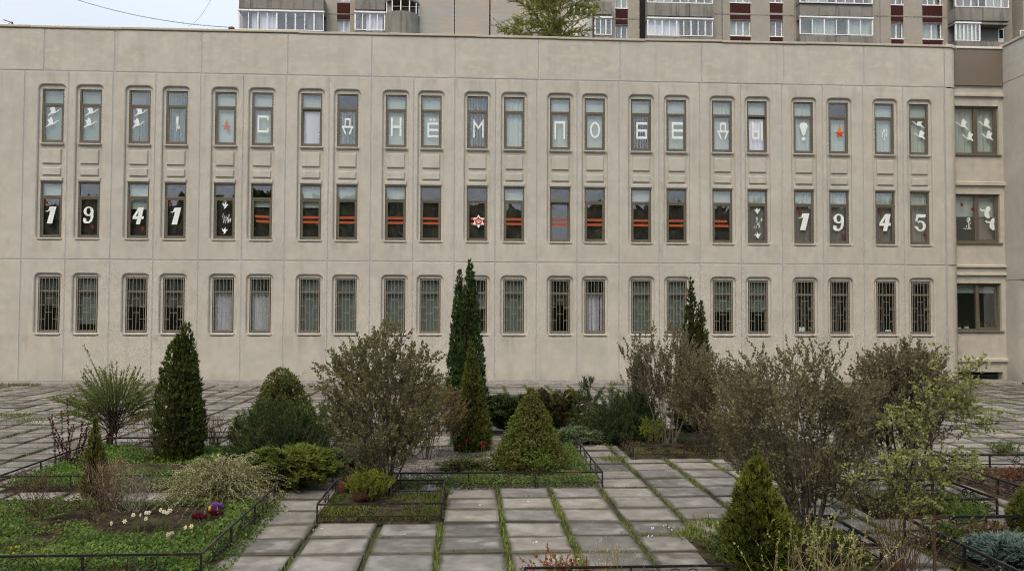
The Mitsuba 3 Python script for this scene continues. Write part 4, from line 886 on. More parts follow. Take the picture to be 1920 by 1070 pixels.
def shrub(name, label, cat, base, h, wx, wy, ca, cb, seed, stems=12, twigs=420, per=13, leaf=.045, fat=.024, foot=.16, low=.15, bark='bark', mat='leaf', stem_r=.016, lean=(0, 0), rise=55, tw=(.12, .26), group=None, gap=.40, twig='olive_twig', lump=.35, boxy=1.0):
    "many-stemmed shrub: bent stems, forking branches that reach every part of an uneven crown, twigs with leaves"
    r = np.random.default_rng(seed); key = thing(name, label, cat, group); m, w, tg = MB(), MB(), MB(); base = np.asarray(base, float); nodes = []
    for k in range(stems):
        g = 2 * np.pi * (k + r.uniform(-.3, .3)) / stems; s = math.sqrt(r.uniform(.02, 1)); b = base + np.array([foot * s * math.cos(g), foot * s * math.sin(g), -.03])
        tip = base + np.array([wx / 2 * s * .80 * math.cos(g) + lean[0], wy / 2 * s * .80 * math.sin(g) + lean[1], h * (.55 + .33 * math.sqrt(max(0, 1 - s * s * .75)) * r.uniform(.8, 1.05))])
        t = np.linspace(0, 1, 10)[:, None]; bow = r.normal(0, .05, 3) * h; p = b + (tip - b) * np.concatenate([t ** 1.35, t ** 1.35, t ** .9], 1) + bow * np.sin(t * np.pi) + r.normal(0, .008, (10, 3))
        segs(w, p[:-1], p[1:], stem_r * (1 - .75 * t[:-1, 0]), stem_r * (1 - .75 * t[1:, 0])); nodes.append(p[2:])
    nodes = np.vstack(nodes)
    # crown points, thinned by noise so that the outline is lumpy and the wall shows through
    n = twigs * 6; d = r.normal(size=(n, 3)); d = nrm(d); rad = r.uniform(.25, 1, n) ** .55
    edge = 1 + lump * 2 * (meshkit.fbm(d * 2.3 + seed, 3) - .5)
    d = np.sign(d) * np.abs(d) ** boxy
    o = d * (rad * edge)[:, None] * np.array([wx / 2, wy / 2, h * (1 - low) / 2]) + base + np.array([lean[0] * .8, lean[1] * .8, h * (low + (1 - low) / 2) * .97 - .03])
    zr = (o[:, 2] - base[2]) / h; thin = np.clip((.55 - zr) * 1.2, 0, 1)
    ok = (o[:, 2] > .05) & (zr < 1.0) & (meshkit.fbm(o * 2.4 + seed * 1.7, 3) > gap + thin * .16) & (np.hypot(o[:, 0] - base[0], o[:, 1] - base[1]) < wx / 2 * (.42 + 1.1 * np.clip(zr, 0, 1)))
    o = o[ok][:twigs]; n = len(o)
    nodes2 = nodes
    for lvl in range(2):                      # coarse branches first, then fine ones that fork from them
        q = o[: n // 7] if lvl == 0 else o
        dist = ((q[:, None] - nodes2[None]) ** 2 * np.array([1, 1, .6])).sum(-1) + 9 * np.maximum(0, nodes2[None, :, 2] - q[:, None, 2] + .04)
        a = nodes2[dist.argmin(1)]; t = np.linspace(0, 1, 6)[None, :, None]; c = a[:, None] + (q - a)[:, None] * t; c[..., 2] -= (.14 * np.linalg.norm(q - a, axis=1)[:, None] * np.sin(t[..., 0] * np.pi)); c += r.normal(0, .006, c.shape) * (t > 0) * (t < 1)
        ra = stem_r * (.34 if lvl == 0 else .13); segs(w if lvl == 0 else tg, c[:, :-1].reshape(-1, 3), c[:, 1:].reshape(-1, 3), ra, ra * .75)
        if lvl == 0: nodes2 = np.vstack([nodes, c.reshape(-1, 3)])
    rel = (o - base) / np.array([wx / 2, wy / 2, h]); d = nrm(np.stack([rel[:, 0] * .6, rel[:, 1] * .6, np.full(n, math.tan(math.radians(rise)) * .7)], 1) + r.normal(0, .35, (n, 3)))
    L = r.uniform(*tw, n); segs(tg, o - d * .05, o + d * L[:, None], .0022, .0012)
    hue = np.clip(meshkit.fbm(o * 2.1 + seed, 3) * 1.8 - .4, 0, 1)
    s1 = perp(d, r); s2 = np.cross(d, s1)
    for j in range(per):
        f = (j + 1) / per; g = j * 2.1; dd = d * (.8 + .5 * f) + (s1 * math.cos(g) + s2 * math.sin(g)) * (.9 - .3 * f) + r.normal(0, .2, (n, 3)); leafs(m, r, o + d * (L * f)[:, None], dd, leaf * (1.1 - .25 * f), fat, ca, cb, .25, blend=hue)
    part(key, 'foliage', m.mesh(), mat, color=m.col()); part(key, 'branches', w.mesh(), bark); part(key, 'twigs', tg.mesh(), twig, kind='stuff'); return key
scene['olive_twig'] = rough((0.115, 0.100, 0.070), 0.9, 0.1)

def fountain(name, label, cat, base, n, L, spread, arch, ca, cb, seed, leaf=.02, fat=.008, per=26, r0=.004, start=.25, up=(35, 88), foot=.08, mat='needle', twig='bark', group=None, jit=.0, xs=1.0):
    "thin stems rising from one foot, straight or arching, with leaves along them"
    r = np.random.default_rng(seed); key = thing(name, label, cat, group); m, w = MB(), MB(); base = np.asarray(base, float)
    d0 = rdir(r, n, *up); d0[:, 0] *= xs; l = L * r.uniform(.55, 1.08, n); t = np.linspace(0, 1, 13)
    b = base + np.concatenate([r.normal(0, foot, (n, 2)), np.zeros((n, 1))], 1)
    hz = d0.copy(); hz[:, 2] = 0
    P = b[:, None] + d0[:, None] * (l[:, None] * t)[..., None] * 1.0 + hz[:, None] * (spread * l[:, None] * t ** 2)[..., None]; P[..., 2] -= arch * l[:, None] * t ** 2.4; P[..., 2] = np.maximum(P[..., 2], .02)
    if jit: P += np.cumsum(r.normal(0, jit, P.shape), 1) * (t > 0)[None, :, None]
    a, c = P[:, :-1].reshape(-1, 3), P[:, 1:].reshape(-1, 3); ra = np.tile(r0 * (1 - .7 * t[:-1]), n); rb = np.tile(r0 * (1 - .7 * t[1:]), n); segs(w, a, c, ra, rb)
    if per:
        k = r.integers(0, n, n * per); f = start + (1 - start) * r.uniform(0, 1, n * per); i = np.minimum((f * 12).astype(int), 11); fr = (f * 12 - i)[:, None]; pos = P[k, i] * (1 - fr) + P[k, i + 1] * fr; tan = nrm(P[k, i + 1] - P[k, i])
        leafs(m, r, pos, tan * .9 + r.normal(0, .55, tan.shape), leaf, fat, ca, cb, .25, blend=r.uniform(0, 1, n)[k]); part(key, 'foliage', m.mesh(), mat, color=m.col())
    part(key, 'stems', w.mesh(), twig, kind='stuff'); return key

def cover(name, label, poly, n, ca, cb, seed, leaf=.05, fat=.034, h=(.01, .10), elev=(10, 60), dens=0.45, mat='leaf', cluster=1, freq=1.6):
    "ground cover: one mass of small leaves over an area"
    r = np.random.default_rng(seed); m = MB(); x0, y0, x1, y1 = poly.bounds; p = np.stack([r.uniform(x0, x1, n * 3), r.uniform(y0, y1, n * 3)], 1)
    import shapely
    p = p[shapely.contains_xy(poly, p[:, 0], p[:, 1])]; c = meshkit.fbm(np.stack([p[:, 0] * freq, p[:, 1] * freq, np.full(len(p), seed)], 1), 3); p = p[c > dens][:n]; c = c[c > dens][:n]
    z = h[0] + (h[1] - h[0]) * r.uniform(0, 1, len(p)) * np.clip((c - dens) * 5, .25, 1)
    leafs(m, r, np.column_stack([p, z]), rdir(r, len(p), *elev), leaf, fat, ca, cb, .3, blend=np.clip(meshkit.fbm(np.stack([p[:, 0] * 3, p[:, 1] * 3, p[:, 0] * 0], 1), 2) * 1.6 - .3, 0, 1))
    return single(name, m.mesh(), mat, label, kind='stuff', color=m.col())

# ================================================================== garden
def rail_fence(name, label, pts, group='low black metal fences round the flower beds', hrail=.22, closed=False, heavy=False):
    "low fence: top and bottom rails, posts, pairs of scrolls"
    kf = 1.35 if heavy else 1.0; key = thing(name, label, 'low fence', group); P = [np.array([x, y, 0.0]) for x, y in pts]
    if closed: P.append(P[0])
    for a, b in zip(P[:-1], P[1:]):
        L = np.linalg.norm(b - a); t = (b - a) / L; Z = lambda p, z: p + np.array([0, 0, z])
        part(key, 'top_rail', MB().bar(Z(a, hrail), Z(b, hrail), .016 * kf, .022 * kf).mesh(), 'rail_black')
        part(key, 'bottom_rail', MB().bar(Z(a, .075), Z(b, .075), .010 * kf).mesh(), 'rail_black')
        n = max(1, int(round(L / 1.0)))
        for k in range(n + 1 if not closed else n):
            p = a + (b - a) * k / n; part(key, 'post', MB().bar(Z(p, -.08), Z(p, hrail - .010), .017 * kf).mesh(), 'rail_black')
        for k in range(n):
            c = a + (b - a) * (k + .5) / n; s = MB(); hz = (hrail - .09) / 2
            for sg in (-1, 1):
                q = np.linspace(0, 1, 16); rr_ = hz * (1 - .72 * q); g = -math.pi / 2 + q * 2.9 * math.pi
                s.tube([c + t * sg * (.075 + rr_[i] * math.cos(g[i]) * 1.1) + np.array([0, 0, .082 + hz + rr_[i] * math.sin(g[i])]) for i in range(16)], .0042 * kf * kf, 4)
                s.tube([c + t * sg * (.04 + .22 * w) + np.array([0, 0, .08 + .11 * w * (1.6 - w) + .0]) for w in np.linspace(0, 1, 7)], .004 * kf * kf, 4)
            part(key, 'scroll', s.mesh(), 'rail_black')
    return key
rail_fence('bed_fence', 'low black fence of the big flower bed in the lower left corner', [(-9.0, 7.72), (-2.50, 7.72), (-2.50, 10.55)])
rail_fence('bed_fence', 'low black fence round the back left bed with the tall dark thuja', [(-2.56, 11.36), (-6.42, 11.36), (-6.42, 14.66), (-2.56, 14.66)])
rail_fence('bed_fence', 'low dark fence round the small square bed in the middle of the paving', [(-1.78, 9.61), (-.32, 9.61), (-.32, 10.92), (-1.78, 10.92)], closed=True)
rail_fence('bed_fence', 'rusty low fence round the pebble bed with the cone-shaped spruce', [(-1.93, 14.86), (-1.90, 11.40), (1.90, 11.37), (1.92, 14.86)])
rail_fence('bed_fence', 'low black fence in front of the dark mountain pine', [(2.79, 15.2), (2.79, 13.55), (6.3, 13.55)])
rail_fence('bed_fence', 'low black fence at the right foot of the bright conical thuja', [(2.5, 7.75), (4.06, 7.75), (4.06, 8.85), (3.3, 8.85)], heavy=True)
rail_fence('bed_fence', 'low black fence round the small bed behind the young tree trunk', [(4.98, 10.72), (4.98, 9.57), (6.48, 9.57), (6.50, 10.72), (4.98, 10.72)], heavy=True)
rail_fence('bed_fence', 'low black fence of the bed with brown leaf litter at the right edge', [(10.5, 12.5), (7.28, 12.5), (7.24, 8.9)], heavy=True)
rail_fence('bed_fence', 'low black fence running to the lower right corner beside the blue juniper', [(10.5, 8.78), (4.86, 8.76), (4.86, 6.6)], heavy=True)
rail_fence('bed_fence', 'short piece of low black fence at the bottom edge of the view', [(.5, 7.18), (2.42, 7.18)])

LILA, LILB = (.126, .116, .055), (.074, .075, .040)
# ---- conifers
p, h, w = spot(335, 864, 603, 92)
conifer('columnar_thuja', 'tall dark green columnar thuja in the back left bed', 'thuja', p, [(.0, 0, h * .90, w), (.08, 0, h, w * .62)], (.029, .044, .012), (.060, .070, .020), 3, n=3600, spray=.10, fat=.016, prof=.42, belly=.28, rough_=.14, lf=3)
p, h, w = spot(875, 815, 482, 66)
conifer('columnar_thuja', 'tallest dark thuja with two slim tips, before the middle of the facade', 'thuja', p, [(.05, 0, h, w * .95), (-.16, .1, h * .94, w * .78)], (.021, .042, .014), (.042, .064, .021), 4, n=4600, spray=.11, fat=.017, prof=.75, belly=.22, rough_=.14)
p, h, w = spot(884, 850, 638, 70)
conifer('slim_thuja', 'slim olive green thuja standing in front of the tallest dark thuja', 'thuja', p, [(0, 0, h, w)], (.038, .054, .014), (.076, .082, .021), 5, n=2400, spray=.10, fat=.014, prof=1.0, belly=.16, rough_=.16)
p, h, w = spot(1302, 812, 515, 72)
conifer('columnar_thuja', 'dark columnar thuja with two pointed tips, right of centre behind the shrubs', 'thuja', p, [(-.06, 0, h, w * .72), (.14, 0, h * .85, w * .72), (0, .1, h * .62, w * 1.2)], (.022, .034, .010), (.048, .054, .016), 6, n=4200, spray=.11, fat=.017, prof=.80, belly=.2, rough_=.14)
p, h, w = spot(1197, 815, 655, 34)
conifer('slim_thuja', 'very slim dark thuja half hidden by the shrub right of the mountain pine', 'thuja', p, [(0, 0, h, w)], (.016, .028, .010), (.036, .045, .014), 7, n=900, spray=.10, fat=.015, prof=.8)
p, h, w = spot(1421, 1082, 838, 108)
conifer('conical_thuja', 'bright yellow-green conical thuja at the bottom edge, right of the paved square', 'thuja', p, [(0, 0, h, w * .16), (0, 0, h * .90, w)], (.030, .046, .011), (.085, .090, .018), 8, n=2600, spray=.095, fat=.016, fan=6, prof=.62, belly=.34, rough_=.42, lf=3.2)
p, h, w = spot(176, 938, 782, 40)
conifer('slim_thuja', 'small slim yellowish thuja in the lower left beds', 'thuja', p, [(0, 0, h, w)], (.045, .058, .014), (.095, .092, .022), 9, n=700, spray=.09, fat=.011, prof=.9, rough_=.25)
p, h, w = spot(1932, 1000, 915, 70)
conifer('conical_thuja', 'green thuja cut off by the right edge of the view', 'thuja', p, [(0, 0, h, w)], (.035, .055, .014), (.090, .100, .025), 10, n=1300, spray=.085, fat=.012, prof=.55, belly=.3)
p, h, w = spot(995, 888, 727, 132)
conifer('dwarf_spruce', 'dense cone-shaped dwarf spruce behind the fence of the pebble bed', 'dwarf spruce', p, [(0, 0, h, w), (.22, .0, h * .42, w * .62)], (.072, .058, .019), (.066, .100, .024), 11, n=7400, spray=.06, fat=.015, prof=.85, belly=.16, style='needle', fan=6, rough_=.22, lf=5)
p, h, w = spot(527, 842, 690, 124)
key = conifer('dwarf_spruce', 'dome-topped dwarf spruce with one wild side shoot, behind the low pine', 'dwarf spruce', p, [(0, 0, h, w)], (.036, .048, .013), (.080, .084, .022), 12, n=4600, spray=.065, fat=.017, prof=.52, belly=.3, style='needle', fan=6, rough_=.24, lf=5)
r = np.random.default_rng(2); m = MB()
for k in range(16):
    a = p + np.array([.08, -.25, h - .32]) + r.normal(0, .035, 3); e = np.array([r.uniform(.05, .30), r.uniform(-.1, .1), r.uniform(.02, .26)]); t = np.linspace(0, 1, 26)[:, None]
    leafs(m, r, a + e * t, nrm(e) * .6 + r.normal(0, .6, (26, 3)), .05, .010, (.030, .042, .016), (.075, .082, .034))
part(key, 'wild_shoot', m.mesh(), 'needle', color=m.col())

p, h, w = spot(530, 866, 752, 170)
mugo('mountain_pine', 'low dark blue-green pine spreading in front of the dome-topped spruce', p, [(0, 0, w * .42, h * 1.0), (-w * .30, .1, w * .30, h * .90), (w * .30, .1, w * .30, h * .92), (w * .44, .35, .16, h * 1.15)], (.018, .036, .013), (.046, .066, .020), 13, n=640)
p, h, w = spot(1152, 826, 725, 150)
mugo('mountain_pine', 'dark mountain pine with one taller side, beside the narrow paved path', p, [(.1, 0, w * .36, h * .95), (-w * .30, .35, w * .17, h * 1.28), (w * .30, .1, w * .28, h * .95), (-w * .1, -.1, w * .3, h * .7)], (.018, .035, .013), (.046, .066, .022), 14, n=720, shoot=.17, nl=.08)

p, h, w = spot(548, 912, 828, 190)
juniper('spreading_juniper', 'fresh green spreading juniper overhanging the left path', p, .62, .62, .52, (.035, .058, .014), (.110, .125, .028), 15, n=170)
p, h, w = spot(655, 884, 835, 90); juniper('spreading_juniper', 'grey-green juniper at the left corner of the pebble bed', p, .42, .40, .30, (.045, .065, .030), (.080, .100, .045), 16, n=80)
p, h, w = spot(950, 812, 740, 120); juniper('spreading_juniper', 'dark juniper to the left behind the cone-shaped spruce', p, .80, .6, .62, (.016, .030, .012), (.040, .055, .020), 17, n=120, up=1.2)
p, h, w = spot(1042, 812, 728, 110); juniper('spreading_juniper', 'tall brownish green juniper to the right behind the cone-shaped spruce', p, .70, .6, .70, (.040, .040, .016), (.085, .078, .030), 18, n=130, up=1.6)
p, h, w = spot(1040, 832, 790, 150); juniper('creeping_juniper', 'flat silvery green juniper creeping over the back of the pebble bed', p, .85, .55, .24, (.045, .068, .034), (.090, .115, .060), 19, n=130)
p, h, w = spot(880, 886, 850, 90); juniper('creeping_juniper', 'low grey-green juniper sprays below the red tulips', p, .45, .35, .14, (.060, .068, .030), (.115, .115, .055), 20, n=50)
p, h, w = spot(1897, 1062, 1005, 90); juniper('creeping_juniper', 'blue-grey juniper mat in the lower right corner', p, .36, .34, .22, (.050, .080, .072), (.105, .150, .140), 21, n=120)

# ---- leafy shrubs
p, h, w = spot(718, 934, 618, 222)
shrub('lilac_shrub', 'large olive brown lilac with a thick clump of grey stems, in the small square bed', 'shrub', p, h, w, w * .8, LILA, LILB, 30, stems=17, twigs=780, per=13, leaf=.058, fat=.033, foot=.13, low=.16, stem_r=.020, rise=46)
p, h, w = spot(800, 866, 712, 150)
shrub('orange_brown_shrub', 'thin rusty brown shrub behind the right side of the large lilac', 'shrub', p, h, w, w * .8, (.125, .085, .040), (.070, .062, .030), 31, stems=8, twigs=420, per=11, leaf=.044, fat=.025, foot=.08, low=.2, stem_r=.012)
p, h, w = spot(1250, 836, 618, 158)
shrub('lilac_shrub', 'airy lilac with pale upright stems in front of the two-tipped thuja', 'shrub', p, h, w, w * .8, (.132, .112, .070), (.076, .072, .046), 32, stems=16, twigs=440, per=12, leaf=.060, fat=.033, foot=.17, low=.34, stem_r=.014, rise=68, bark='pale_bark')
p, h, w = spot(1330, 850, 665, 150)
shrub('lilac_shrub', 'brownish twiggy shrub between the two-tipped thuja and the widest lilac', 'shrub', p, h, w, w * .8, (.125, .104, .058), (.080, .072, .042), 33, stems=11, twigs=620, per=11, leaf=.052, fat=.029, foot=.14, low=.08, stem_r=.012)
p, h, w = spot(1512, 1006, 664, 330)
shrub('lilac_shrub', 'widest lilac with many bent stems, right behind the bright conical thuja', 'shrub', p, h, w * .95, w * .72, (.124, .109, .060), (.073, .073, .041), 34, stems=22, twigs=1250, per=12, leaf=.048, fat=.027, foot=.15, low=.10, boxy=.75, stem_r=.016, rise=48, lean=(-.12, .1), tw=(.12, .30))
p, h, w = spot(1690, 950, 648, 215)
shrub('lilac_shrub', 'tall lilac with two dark leaning stems, before the right end of the facade', 'shrub', p, h, w, w * .85, (.126, .106, .066), (.074, .073, .043), 35, stems=12, twigs=1000, per=13, leaf=.052, fat=.029, foot=.12, low=.18, stem_r=.020, rise=50, bark='dark_bark')
scene['pale_bark'] = rough((0.22, 0.20, 0.165), 0.9, 0.1); scene['dark_bark'] = rough((0.045, 0.038, 0.03), 0.9, 0.1); scene['red_twig'] = rough((0.105, 0.066, 0.050), 0.8, 0.1); scene['straw'] = rough((0.27, 0.215, 0.125), 0.9, 0.1); scene['green_stem'] = rough((0.075, 0.10, 0.03), 0.8, 0.1)
p, h, w = spot(690, 944, 884, 84)
shrub('golden_shrub', 'small bright yellow-green shrub in front of the lilac stems', 'shrub', p, h, w, w * .8, (.165, .18, .026), (.095, .12, .02), 36, stems=14, twigs=380, per=12, leaf=.026, fat=.020, foot=.10, low=.12, stem_r=.006, tw=(.06, .14), gap=.3)
p, h, w = spot(1222, 838, 782, 44)
shrub('golden_shrub', 'small yellow-green shrub at the foot of the airy lilac', 'shrub', p, h, w, w * .8, (.17, .185, .028), (.09, .12, .02), 37, stems=9, twigs=130, per=10, leaf=.03, fat=.022, foot=.07, low=.12, stem_r=.006, tw=(.06, .14), gap=.3)

# young tree: slim trunk, level branches with fresh leaves
r = np.random.default_rng(40); p = G(1752, 1090); key = thing('young_tree', 'young tree with a slim straight trunk and sparse fresh yellow-green leaves', 'young tree'); m, w_, tk = MB(), MB(), MB()
dd = depth_of(p); H = (1090 - 650) / FPX * dd; sc = dd / FPX
tp = np.array([[p[0] + sc * (u - 1752), p[1] + dy, max((1090 - v) * sc, -.04)] for u, v, dy in ((1752, 1096, 0), (1753, 1040, 0), (1752, 985, 0), (1754, 930, .02), (1751, 870, .03), (1757, 810, .05), (1766, 760, .07), (1772, 720, .08))]); tk.tube(tp, [.018, .016, .015, .014, .013, .011, .008, .005], 7)
BR = [((1752, 905), (1680, 880), (1630, 905)), ((1751, 870), (1700, 835), (1655, 860)), ((1753, 850), (1700, 800), (1668, 808)), ((1756, 815), (1720, 770), (1690, 790)), ((1757, 810), (1800, 770), (1835, 742)), ((1760, 790), (1840, 800), (1905, 798)),
      ((1762, 780), (1830, 760), (1850, 775)), ((1752, 880), (1800, 855), (1850, 880)), ((1766, 760), (1790, 720), (1840, 695)), ((1768, 750), (1800, 700), (1788, 655)), ((1790, 712), (1820, 700), (1852, 686)), ((1752, 930), (1785, 905), (1795, 870)), ((1754, 925), (1710, 925), (1690, 945)), ((1752, 950), (1725, 930), (1700, 960)), ((1754, 840), (1735, 790), (1715, 735)), ((1760, 790), (1750, 740), (1738, 700)), ((1757, 800), (1790, 740), (1800, 730)), ((1753, 890), (1720, 880), (1690, 850))]
for k, br in enumerate(BR):
    q = np.array([[p[0] + sc * (u - 1752), p[1] + r.uniform(-.35, .35) * (i > 0) * (1 if i == 2 else .5), (1090 - v) * sc] for i, (u, v) in enumerate(br)]); t = np.linspace(0, 1, 12)[:, None]
    c = (1 - t) ** 2 * q[0] + 2 * t * (1 - t) * q[1] + t * t * q[2] + np.cumsum(r.normal(0, .006, (12, 3)), 0); segs(w_, c[:-1], c[1:], .006 * (1 - .7 * t[:-1, 0]), .006 * (1 - .7 * t[1:, 0]))
    for j in range(20 if br[-1][1] < 745 else 38):
        i = r.integers(3, 12); d = nrm(r.normal(size=3) + np.array([0, 0, .5])); l = r.uniform(.03, .14); segs(w_, c[i][None], (c[i] + d * l)[None], .0025, .0015); n = r.integers(4, 9)
        leafs(m, r, np.repeat((c[i] + d * l)[None], n, 0) + r.normal(0, .014, (n, 3)), d * .5 + r.normal(0, .6, (n, 3)), .038, .025, (.18, .19, .068), (.11, .13, .042), .25)
part(key, 'trunk', tk.mesh(), 'brown_bark'); part(key, 'branches', w_.mesh(), 'bark'); part(key, 'leaves', m.mesh(), 'leaf', color=m.col())
scene['brown_bark'] = rough((0.085, 0.058, 0.04), 0.9, 0.1)

# ---- fine-stemmed shrubs
p, h, w = spot(415, 940, 790, 205)
fountain('spiraea', 'rounded cream-tipped spiraea with arching stems, in front of the dark thuja', 'shrub', p, 560, 1.22, .10, .54, (.27, .26, .155), (.115, .12, .055), 50, leaf=.023, fat=.009, per=50, r0=.0035, start=.25, up=(28, 88), foot=.09, twig='straw_dark')
scene['straw_dark'] = rough((0.13, 0.115, 0.065), 0.9, 0.1)
r = np.random.default_rng(51); p = G(205, 845); key = thing('broom_bush', 'feathery light green bush of straight shoots fanning from a short dark trunk', 'shrub'); sc = depth_of(p) / FPX; tk, m = MB(), MB()
fork = p + np.array([.08, 0, 60 * sc]); tk.tube([p + np.array([0, 0, -.05]), p + np.array([.03, 0, 28 * sc]), fork], [.045, .035, .03], 8)
for k in range(7): a = p + np.array([r.normal(0, .08), r.normal(0, .06), -.02]); tk.tube([a, (a + fork) / 2 + r.normal(0, .06, 3), fork + r.normal(0, .08, 3)], [.016, .013, .01], 5)
for k in range(150):
    u, v = r.uniform(112, 282), r.uniform(640, 850) if k > 20 else [652, 690, 700, 705, 700, 712, 728, 720, 740, 735, 695, 700, 715, 722, 745, 750, 745, 730, 720, 710, 700][k]
    if k < 21: u = [146, 140, 172, 206, 220, 236, 272, 250, 122, 268, 160, 215, 195, 258, 108, 280, 128, 182, 228, 244, 205][k]
    g = math.atan2(786 - v, u - 212) if k < 21 else r.uniform(.05, 3.1); rad = r.uniform(62, 106) if k > 20 else math.hypot(u - 212, v - 786)
    fk = p + np.array([r.normal(.05, .05), r.normal(0, .05), r.uniform(28, 66) * sc]) if k > 20 else fork
    e = fork + np.array([rad * math.cos(g) * sc, r.normal(0, .32), rad * math.sin(g) * sc]); t = np.linspace(0, 1, 10)[:, None]; c = fk + (e - fk) * t; c += np.array([0, 0, .05]) * np.sin(t * np.pi); segs(tk, c[:-1], c[1:], .006 * (1 - .75 * t[:-1, 0]), .006 * (1 - .75 * t[1:, 0]))
    n = 74; f = r.uniform(.38, 1, n); pos = fk + (e - fk) * f[:, None] + np.array([0, 0, .05]) * np.sin(f * np.pi)[:, None]; leafs(m, r, pos, nrm(e - fork) * 1.0 + r.normal(0, .42, (n, 3)), .055, .016, (.088, .122, .034), (.125, .142, .055), .2, blend=f)
part(key, 'foliage', m.mesh(), 'leaf', color=m.col()); part(key, 'stems', tk.mesh(), 'dark_bark')

p, h, w = spot(123, 880, 752, 70); fountain('barberry', 'thin dark red barberry sprigs at the left, before the paving', 'shrub', p, 12, .98, .05, .02, (.085, .034, .036), (.050, .020, .024), 52, leaf=.036, fat=.022, per=90, r0=.005, start=.15, up=(66, 88), foot=.13, mat='leaf', twig='dark_bark', jit=.003)
for (u, v, top, n, sd, lab, up_, tw) in ((188, 968, 862, 34, 53, 'bare reddish twiggy shrub in the middle of the lower left bed', (30, 85), 'red_twig'), (66, 975, 885, 26, 54, 'bare brown twiggy shrub at the left edge of the lower left bed', (30, 85), 'red_twig'),
        (285, 868, 770, 22, 55, 'thin bare branches between the feathery bush and the dark thuja', (35, 85), 'red_twig'), (400, 838, 782, 40, 56, 'pinkish bare twigs peeping up behind the spiraea', (55, 88), 'red_twig'), (215, 962, 868, 46, 57, 'tuft of pale straw stalks beside the small slim thuja', (62, 88), 'straw'), (250, 965, 890, 26, 58, 'slanting pale twigs right of the bare reddish shrub', (25, 70), 'pale_bark')):
    p, h, w = spot(u, v, top, 60); key = fountain('bare_shrub', lab, 'bare shrub', p, n, h * 1.12, .12, .05, (0, 0, 0), (0, 0, 0), sd, per=0, r0=.0055, up=up_, foot=.05, twig=tw, jit=.012)
    r = np.random.default_rng(sd + 100); m = MB(); q = p + np.column_stack([r.normal(0, h * .26, (240, 2)), r.uniform(.3, .95, 240) * h]); segs(m, q, q + rdir(r, 240, 15, 85) * r.uniform(.05, .16, (240, 1)), .003, .0015); part(key, 'twigs', m.mesh(), tw, kind='stuff')

p, h, w = spot(1690, 1088, 935, 110); fountain('red_stem_shrub', 'fan of straight reddish stems with opening buds, at the bottom right', 'shrub', p, 80, .98, .10, .03, (.17, .18, .06), (.10, .11, .04), 60, leaf=.026, fat=.015, per=9, r0=.0045, start=.45, up=(48, 88), foot=.09, mat='leaf', twig='red_twig')
for u, sd, n, lab in ((1560, 61, 46, 'budding shrub with pale yellow-green leaf tufts at the bottom edge, left of the red stems'), (1462, 62, 26, 'few budding twigs at the bottom edge beside the bright conical thuja')):
    p, h, w = spot(u, 1095, 1000, 120); fountain('budding_shrub', lab, 'shrub', p, n, .66, .25, .03, (.24, .25, .09), (.15, .17, .05), sd, leaf=.030, fat=.018, per=14, r0=.004, start=.62, up=(40, 88), foot=.22, mat='leaf', twig='straw')
p, h, w = spot(1062, 1098, 1045, 100); fountain('red_leaf_shrub', 'low shrub with glowing orange-red young leaves at the bottom edge', 'shrub', p, 60, .31, .3, .05, (.20, .060, .030), (.13, .085, .032), 63, leaf=.032, fat=.020, per=18, r0=.004, start=.4, up=(35, 88), foot=.12, mat='leaf', twig='red_twig', xs=1.2)
p, h, w = spot(1150, 1098, 1030, 60); fountain('dry_stalks', 'pale dry upright stalks right of the orange-red shrub', 'dry plant', p, 44, .44, .04, .02, (.3, .25, .15), (.2, .17, .1), 64, leaf=.03, fat=.006, per=4, r0=.003, start=.4, up=(68, 89), foot=.10, twig='straw')
p, h, w = spot(1813, 985, 930, 90); fountain('feathery_herb', 'fine bright green feathery herb behind the scrolled fence', 'plant', p, 70, .34, .25, .12, (.045, .085, .02), (.08, .12, .03), 65, leaf=.05, fat=.004, per=26, r0=.002, start=.2, up=(30, 85), foot=.06, twig='green_stem')
for u, v, sd, lab in ((1790, 1012, 66, 'grey-green low perennial right of the young tree trunk'), (1400 + 450, 1010, 67, 'low plum and green perennial before the scrolled fence'), (1880, 850, 68, 'tuft of fresh green leaves behind the fence at the right edge'), (1905, 900, 69, 'low reddish brown dry perennial in the leaf litter')):
    p, h, w = spot(u, v, v - 40, 80); red = sd in (67, 69); fountain('perennial', lab, 'plant', p, 60, .26, .4, .2, (.10, .045, .035) if red else (.075, .10, .035), (.14, .075, .04) if sd == 69 else (.06, .075, .03), sd, leaf=.05, fat=.026, per=9, r0=.002, start=.3, up=(20, 80), foot=.12, mat='leaf', twig='green_stem' if not red else 'red_twig')

u0 = G(1366, 944); u1 = G(1383, 972); single('plank', MB().bar(u0 + np.array([0, 0, .02]), u1 + np.array([0, 0, .02]), .05, .06).mesh(), 'straw', 'short pale weathered plank standing on edge beside the bright conical thuja', 'plank')

